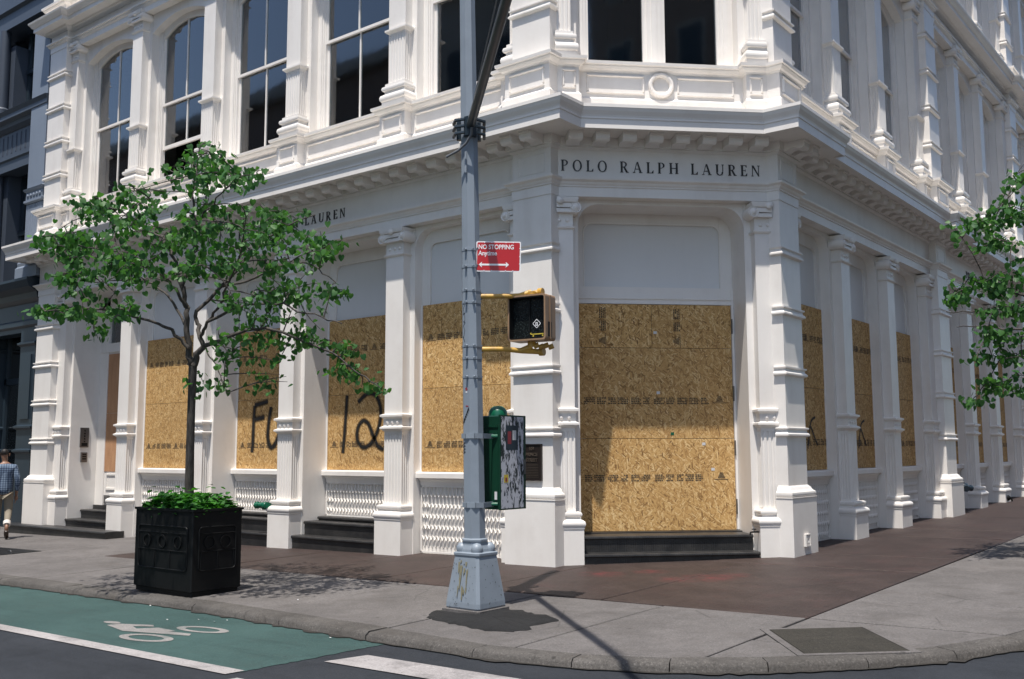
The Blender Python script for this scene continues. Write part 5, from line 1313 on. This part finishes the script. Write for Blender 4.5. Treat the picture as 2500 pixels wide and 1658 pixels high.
# ground cover in the planter
def ivy(loc_, W, D, seed, label):
    rng = random.Random(seed); it = []
    for k in range(2300):
        x, y = rng.uniform(-W/2, W/2), rng.uniform(-D/2, D/2); hgt = .07+.16*(1-(2*x/W)**6)*(1-.5*(2*y/D)**6)
        it.append(Matrix.Translation((x, y, rng.uniform(.0, 1)*hgt+.0)) @ Matrix.Rotation(rng.uniform(0, 6.28), 4, 'Z') @ Matrix.Rotation(rng.uniform(-1.9, -.6), 4, 'X') @ Matrix.Scale(rng.uniform(.05, .085), 4))
    for k in range(40):
        x, y = rng.uniform(-W/2, W/2), rng.uniform(-D/2, D/2)
        it.append(Matrix.Translation((x, y, rng.uniform(.2, .32))) @ Matrix.Rotation(rng.uniform(0, 6.28), 4, 'Z') @ Matrix.Rotation(rng.uniform(-1.7, -.8), 4, 'X') @ Matrix.Scale(.06, 4))
    o = link('ivy', leafs_mesh(it, 'ivy', 'ivy_leaf'), None, loc_); tag(o, label, 'ivy'); return stuff(o)
ivy((PX, PY, gz(PX, PY)+.925), 1.12, .62, 4, 'low bright green ivy filling the top of the black planter')
# second street tree just outside the right edge, its crown reaching in
TX, TY = 3.15, 4.55
planter('black planter box of the second tree, past the right edge of the picture', (TX, TY, gz(TX, TY)+.006), .9, .9)
base2 = Vector((TX, TY, gz(TX, TY)+.88)); D2 = (base2-CAM).dot(FW)
rng = random.Random(9); mains = []; z0 = base2.z
for k in range(9):
    a = k*2*math.pi/9+rng.uniform(-.2, .2); L_ = rng.uniform(1.3, 1.8); st = base2+Vector((0, 0, 1.3+.22*k*.7))
    mains.append(([st, st+Vector((math.cos(a)*L_*.35, math.sin(a)*L_*.35, .28)), st+Vector((math.cos(a)*L_*.7, math.sin(a)*L_*.7, .42)), st+Vector((math.cos(a)*L_, math.sin(a)*L_, .45))], .022, .006))
clusters = []
for cx_, cy_, rx_, ry_, n_ in [(2400, 545, 85, 26, 14), (2440, 600, 60, 24, 8), (2410, 690, 90, 24, 16), (2360, 730, 50, 16, 6), (2450, 760, 50, 24, 8), (2440, 830, 70, 24, 9), (2420, 880, 55, 24, 7), (2440, 950, 60, 30, 8), (2490, 430, 30, 30, 6), (2390, 980, 26, 14, 3), (2480, 500, 50, 30, 8), (2560, 640, 90, 160, 22), (2650, 600, 120, 180, 26), (2560, 850, 80, 120, 16)]:
    for k in range(n_):
        a = rng.uniform(0, 6.28); s_ = math.sqrt(rng.random()); x, y = cx_+rx_*s_*math.cos(a), cy_+ry_*s_*math.sin(a)
        clusters.append(px(x, y, D2-.35+rng.uniform(-.9, .7)*(.5 if x < 2380 else 1)))
make_tree('second redbud tree whose leafy crown enters the picture at the right edge', base2, mains, clusters, 8, trunk=([base2+Vector((0, 0, q)) for q in (-.12, 1., 2., 3.4)], [.055, .05, .042, .015]), leaf_size=.078, single=120)

# ------------------------------------------------------------------ person at the left edge
def skin_mesh(name, verts, edges, rad, mat, parent, sub=2, root=0):
    me = bpy.data.meshes.new(name); me.from_pydata(verts, edges, []); me.materials.append(M[mat]); o = link(name, me, parent)
    mo = o.modifiers.new('Skin', 'SKIN'); mo.use_smooth_shade = True
    for i, r_ in enumerate(rad):
        s_ = me.skin_vertices[0].data[i]; s_.radius = r_ if isinstance(r_, tuple) else (r_, r_); s_.use_root = (i == root)
    m2 = o.modifiers.new('Sub', 'SUBSURF'); m2.levels = sub; m2.render_levels = sub
    return o
FX, FY = -15.56, -1.20
per = thing('person', 'man in a blue checked shirt and rolled khaki trousers walking off at the left edge', 'person', (FX, FY, gz(FX, FY)), R(62))
# local: +y is the way he walks, +x to his right, z up; height about 1.84
pel = (0, 0, .98)
Vb = [pel, (0, .0, 1.15), (0, .01, 1.36), (0, .01, 1.50), (0, .02, 1.57), (-.02, .035, 1.70), (-.025, .04, 1.80),
      (.10, .0, .93), (.11, -.03, .55), (.11, -.38, .26), (.11, -.36, .16),
      (-.10, .0, .93), (-.11, .20, .54), (-.11, .24, .10), (-.11, .33, .04), (.11, -.27, .08),
      (.19, .0, 1.47), (.25, -.05, 1.20), (.24, .04, .97), (.235, .07, .88),
      (-.19, .0, 1.47), (-.25, .04, 1.20), (-.24, .16, 1.0), (-.235, .20, .91)]
Eb = [(0, 1), (1, 2), (2, 3), (3, 4), (4, 5), (5, 6), (0, 7), (7, 8), (8, 9), (9, 10), (10, 15), (0, 11), (11, 12), (12, 13), (13, 14), (3, 16), (16, 17), (17, 18), (18, 19), (3, 20), (20, 21), (21, 22), (22, 23)]
Rb = [(.14, .10), (.12, .09), (.14, .10), (.10, .07), .052, (.072, .088), (.062, .075), .075, .055, .038, .036, .075, .055, .038, .034, .034, .055, .042, .034, .03, .055, .042, .034, .03]
skin_mesh('body', Vb, Eb, Rb, 'skin', per)
Vs = [(0, 0, .86), (0, 0, 1.12), (0, .01, 1.34), (0, .01, 1.48), (0, .02, 1.545), (.185, .0, 1.46), (.26, -.05, 1.20), (.25, .04, .97), (-.185, .0, 1.46), (-.26, .04, 1.20), (-.25, .16, 1.0)]
skin_mesh('shirt', Vs, [(0, 1), (1, 2), (2, 3), (3, 4), (3, 5), (5, 6), (6, 7), (3, 8), (8, 9), (9, 10)], [(.195, .145), (.175, .13), (.19, .135), (.13, .10), (.07, .075), .078, .062, .05, .078, .062, .05], 'plaid', per)
Vt = [(0, 0, 1.0), (.10, .0, .88), (.11, -.03, .55), (.11, -.29, .335), (-.10, .0, .88), (-.11, .20, .54), (-.11, .235, .20)]
skin_mesh('trousers', Vt, [(0, 1), (1, 2), (2, 3), (0, 4), (4, 5), (5, 6)], [(.165, .125), (.10, .11), .078, .062, (.10, .11), .078, .062], 'khaki', per)
build(MB().tube([(.11, -.27, .36), (.11, -.33, .30)], [.075, .07], 14), 'cuff', 'cuff', per, smooth=60); build(MB().tube([(-.11, .235, .24), (-.11, .24, .16)], [.075, .072], 14), 'cuff', 'cuff', per, smooth=60)
skin_mesh('shoe', [(.11, -.40, .20), (.11, -.36, .11), (.11, -.24, .045), (.11, -.20, .04)], [(0, 1), (1, 2), (2, 3)], [.05, .048, .045, .038], 'shoe', per)
skin_mesh('shoe', [(-.11, .21, .055), (-.11, .30, .05), (-.11, .42, .04)], [(0, 1), (1, 2)], [.05, .048, .038], 'shoe', per)
hr = skin_mesh('hair', [(-.02, .01, 1.70), (-.022, .02, 1.78), (-.025, .045, 1.835)], [(0, 1), (1, 2)], [(.08, .085), (.085, .098), (.066, .08)], 'hair', per)
mb = MB()
for s_ in (-1, 1): mb.lathe([(.0, s_*.0), (.022, .004), (.02, .014), (.0, .018)], 10, (0, 0))
er = MB()
for s_ in (-1, 1): er.tube([(-.02+s_*.083, .045, 1.735), (-.02+s_*.098, .03, 1.755), (-.02+s_*.096, .03, 1.715), (-.02+s_*.083, .045, 1.70)], .012, 6)
build(er, 'ear', 'skin', per, smooth=60)
fc = MB().tube([(-.022, .125, 1.745), (-.022, .15, 1.715), (-.022, .128, 1.705)], [.01, .017, .014], 8).tube([(-.05, .12, 1.672), (.005, .12, 1.672)], .008, 6).tube([(-.055, .118, 1.752), (-.04, .122, 1.752)], .012, 6).tube([(-.005, .122, 1.752), (.01, .118, 1.752)], .012, 6)
build(fc, 'face', 'skin', per, smooth=60)
for s_, hx_, hy_, hz_ in ((1, .235, .07, .88), (-1, -.235, .20, .91)):
    hm_ = MB(); hm_.tube([(hx_, hy_, hz_), (hx_, hy_+.015, hz_-.05), (hx_, hy_+.025, hz_-.095)], [.028, .038, .034], 8)
    for k, ln in enumerate((.065, .078, .074, .058)):
        y = hy_-.005+.017*k; hm_.tube([(hx_, y, hz_-.085), (hx_-s_*.008, y+.008, hz_-.085-ln*.6), (hx_-s_*.022, y+.010, hz_-.085-ln)], [.009, .008, .007], 6)
    hm_.tube([(hx_-s_*.01, hy_+.03, hz_-.03), (hx_-s_*.025, hy_+.055, hz_-.065), (hx_-s_*.03, hy_+.058, hz_-.095)], [.011, .0095, .008], 6)
    build(hm_, 'hand', 'skin', per, smooth=60)

# ------------------------------------------------------------------ far side of the street, seen only in the panes
def far_house(label, x, y, W, D, h, mat, rows, colsn, rz=0.):
    t = thing('far_house', label, 'building', (x, y, gz(x, y)-1.), rz, 'houses across the street')
    build(MB().box(-W/2, W/2, -D, 0, 0, h), 'wall', mat, t)
    build(MB().box(-W/2-.1, W/2+.1, -D, .5, h, h+.6), 'cornice', 'stone_far', t)
    wm = MB().box(-.6, .6, -.02, .06, 0, 2.0).mesh('window', 'stone_far'); pm_ = MB().box(-.5, .5, .06, .07, .1, 1.9).mesh('pane', 'navy')
    for r_ in range(rows):
        for c_ in range(colsn):
            o = link('window', wm, t, (-W/2+W*(c_+.5)/colsn, 0, 1.3+r_*(h-1.5)/rows)); link('pane', pm_, o)
far_house('brick building across the street, seen only as a dark reflection in the upper panes', -43.5, -18.5, 41, 11, 21, 'brick_far', 5, 13)
far_house('stone building across the street, reflected in the panes nearest the corner', -13.4, -18.5, 18.8, 11, 22.5, 'stone_far', 5, 7)
far_house('brown building across the side street, reflected in the dark panes over the corner door', 18.5, 9, 44, 10, 24, 'brick_far', 6, 14, R(90))

# scraps of paper along the kerb
rng = random.Random(21); mb = MB()
for k in range(12):
    x = rng.uniform(-6, 0); y = yk(x)-rng.uniform(.05, .5) if k % 3 else rng.uniform(-4, -2.2); h = ROAD+.012 if k % 3 else .012; a = rng.uniform(0, 3); r_ = rng.uniform(.006, .013)
    mb.add([(x+r_*math.cos(a+i*1.571), y+r_*math.sin(a+i*1.571), gz(x, y, h)+rng.uniform(0, .012)) for i in range(4)], [(0, 1, 2, 3)])
stuff(tag(build(mb, 'litter', 'sticker_white'), 'tiny white paper scraps scattered by the kerb', 'litter'))
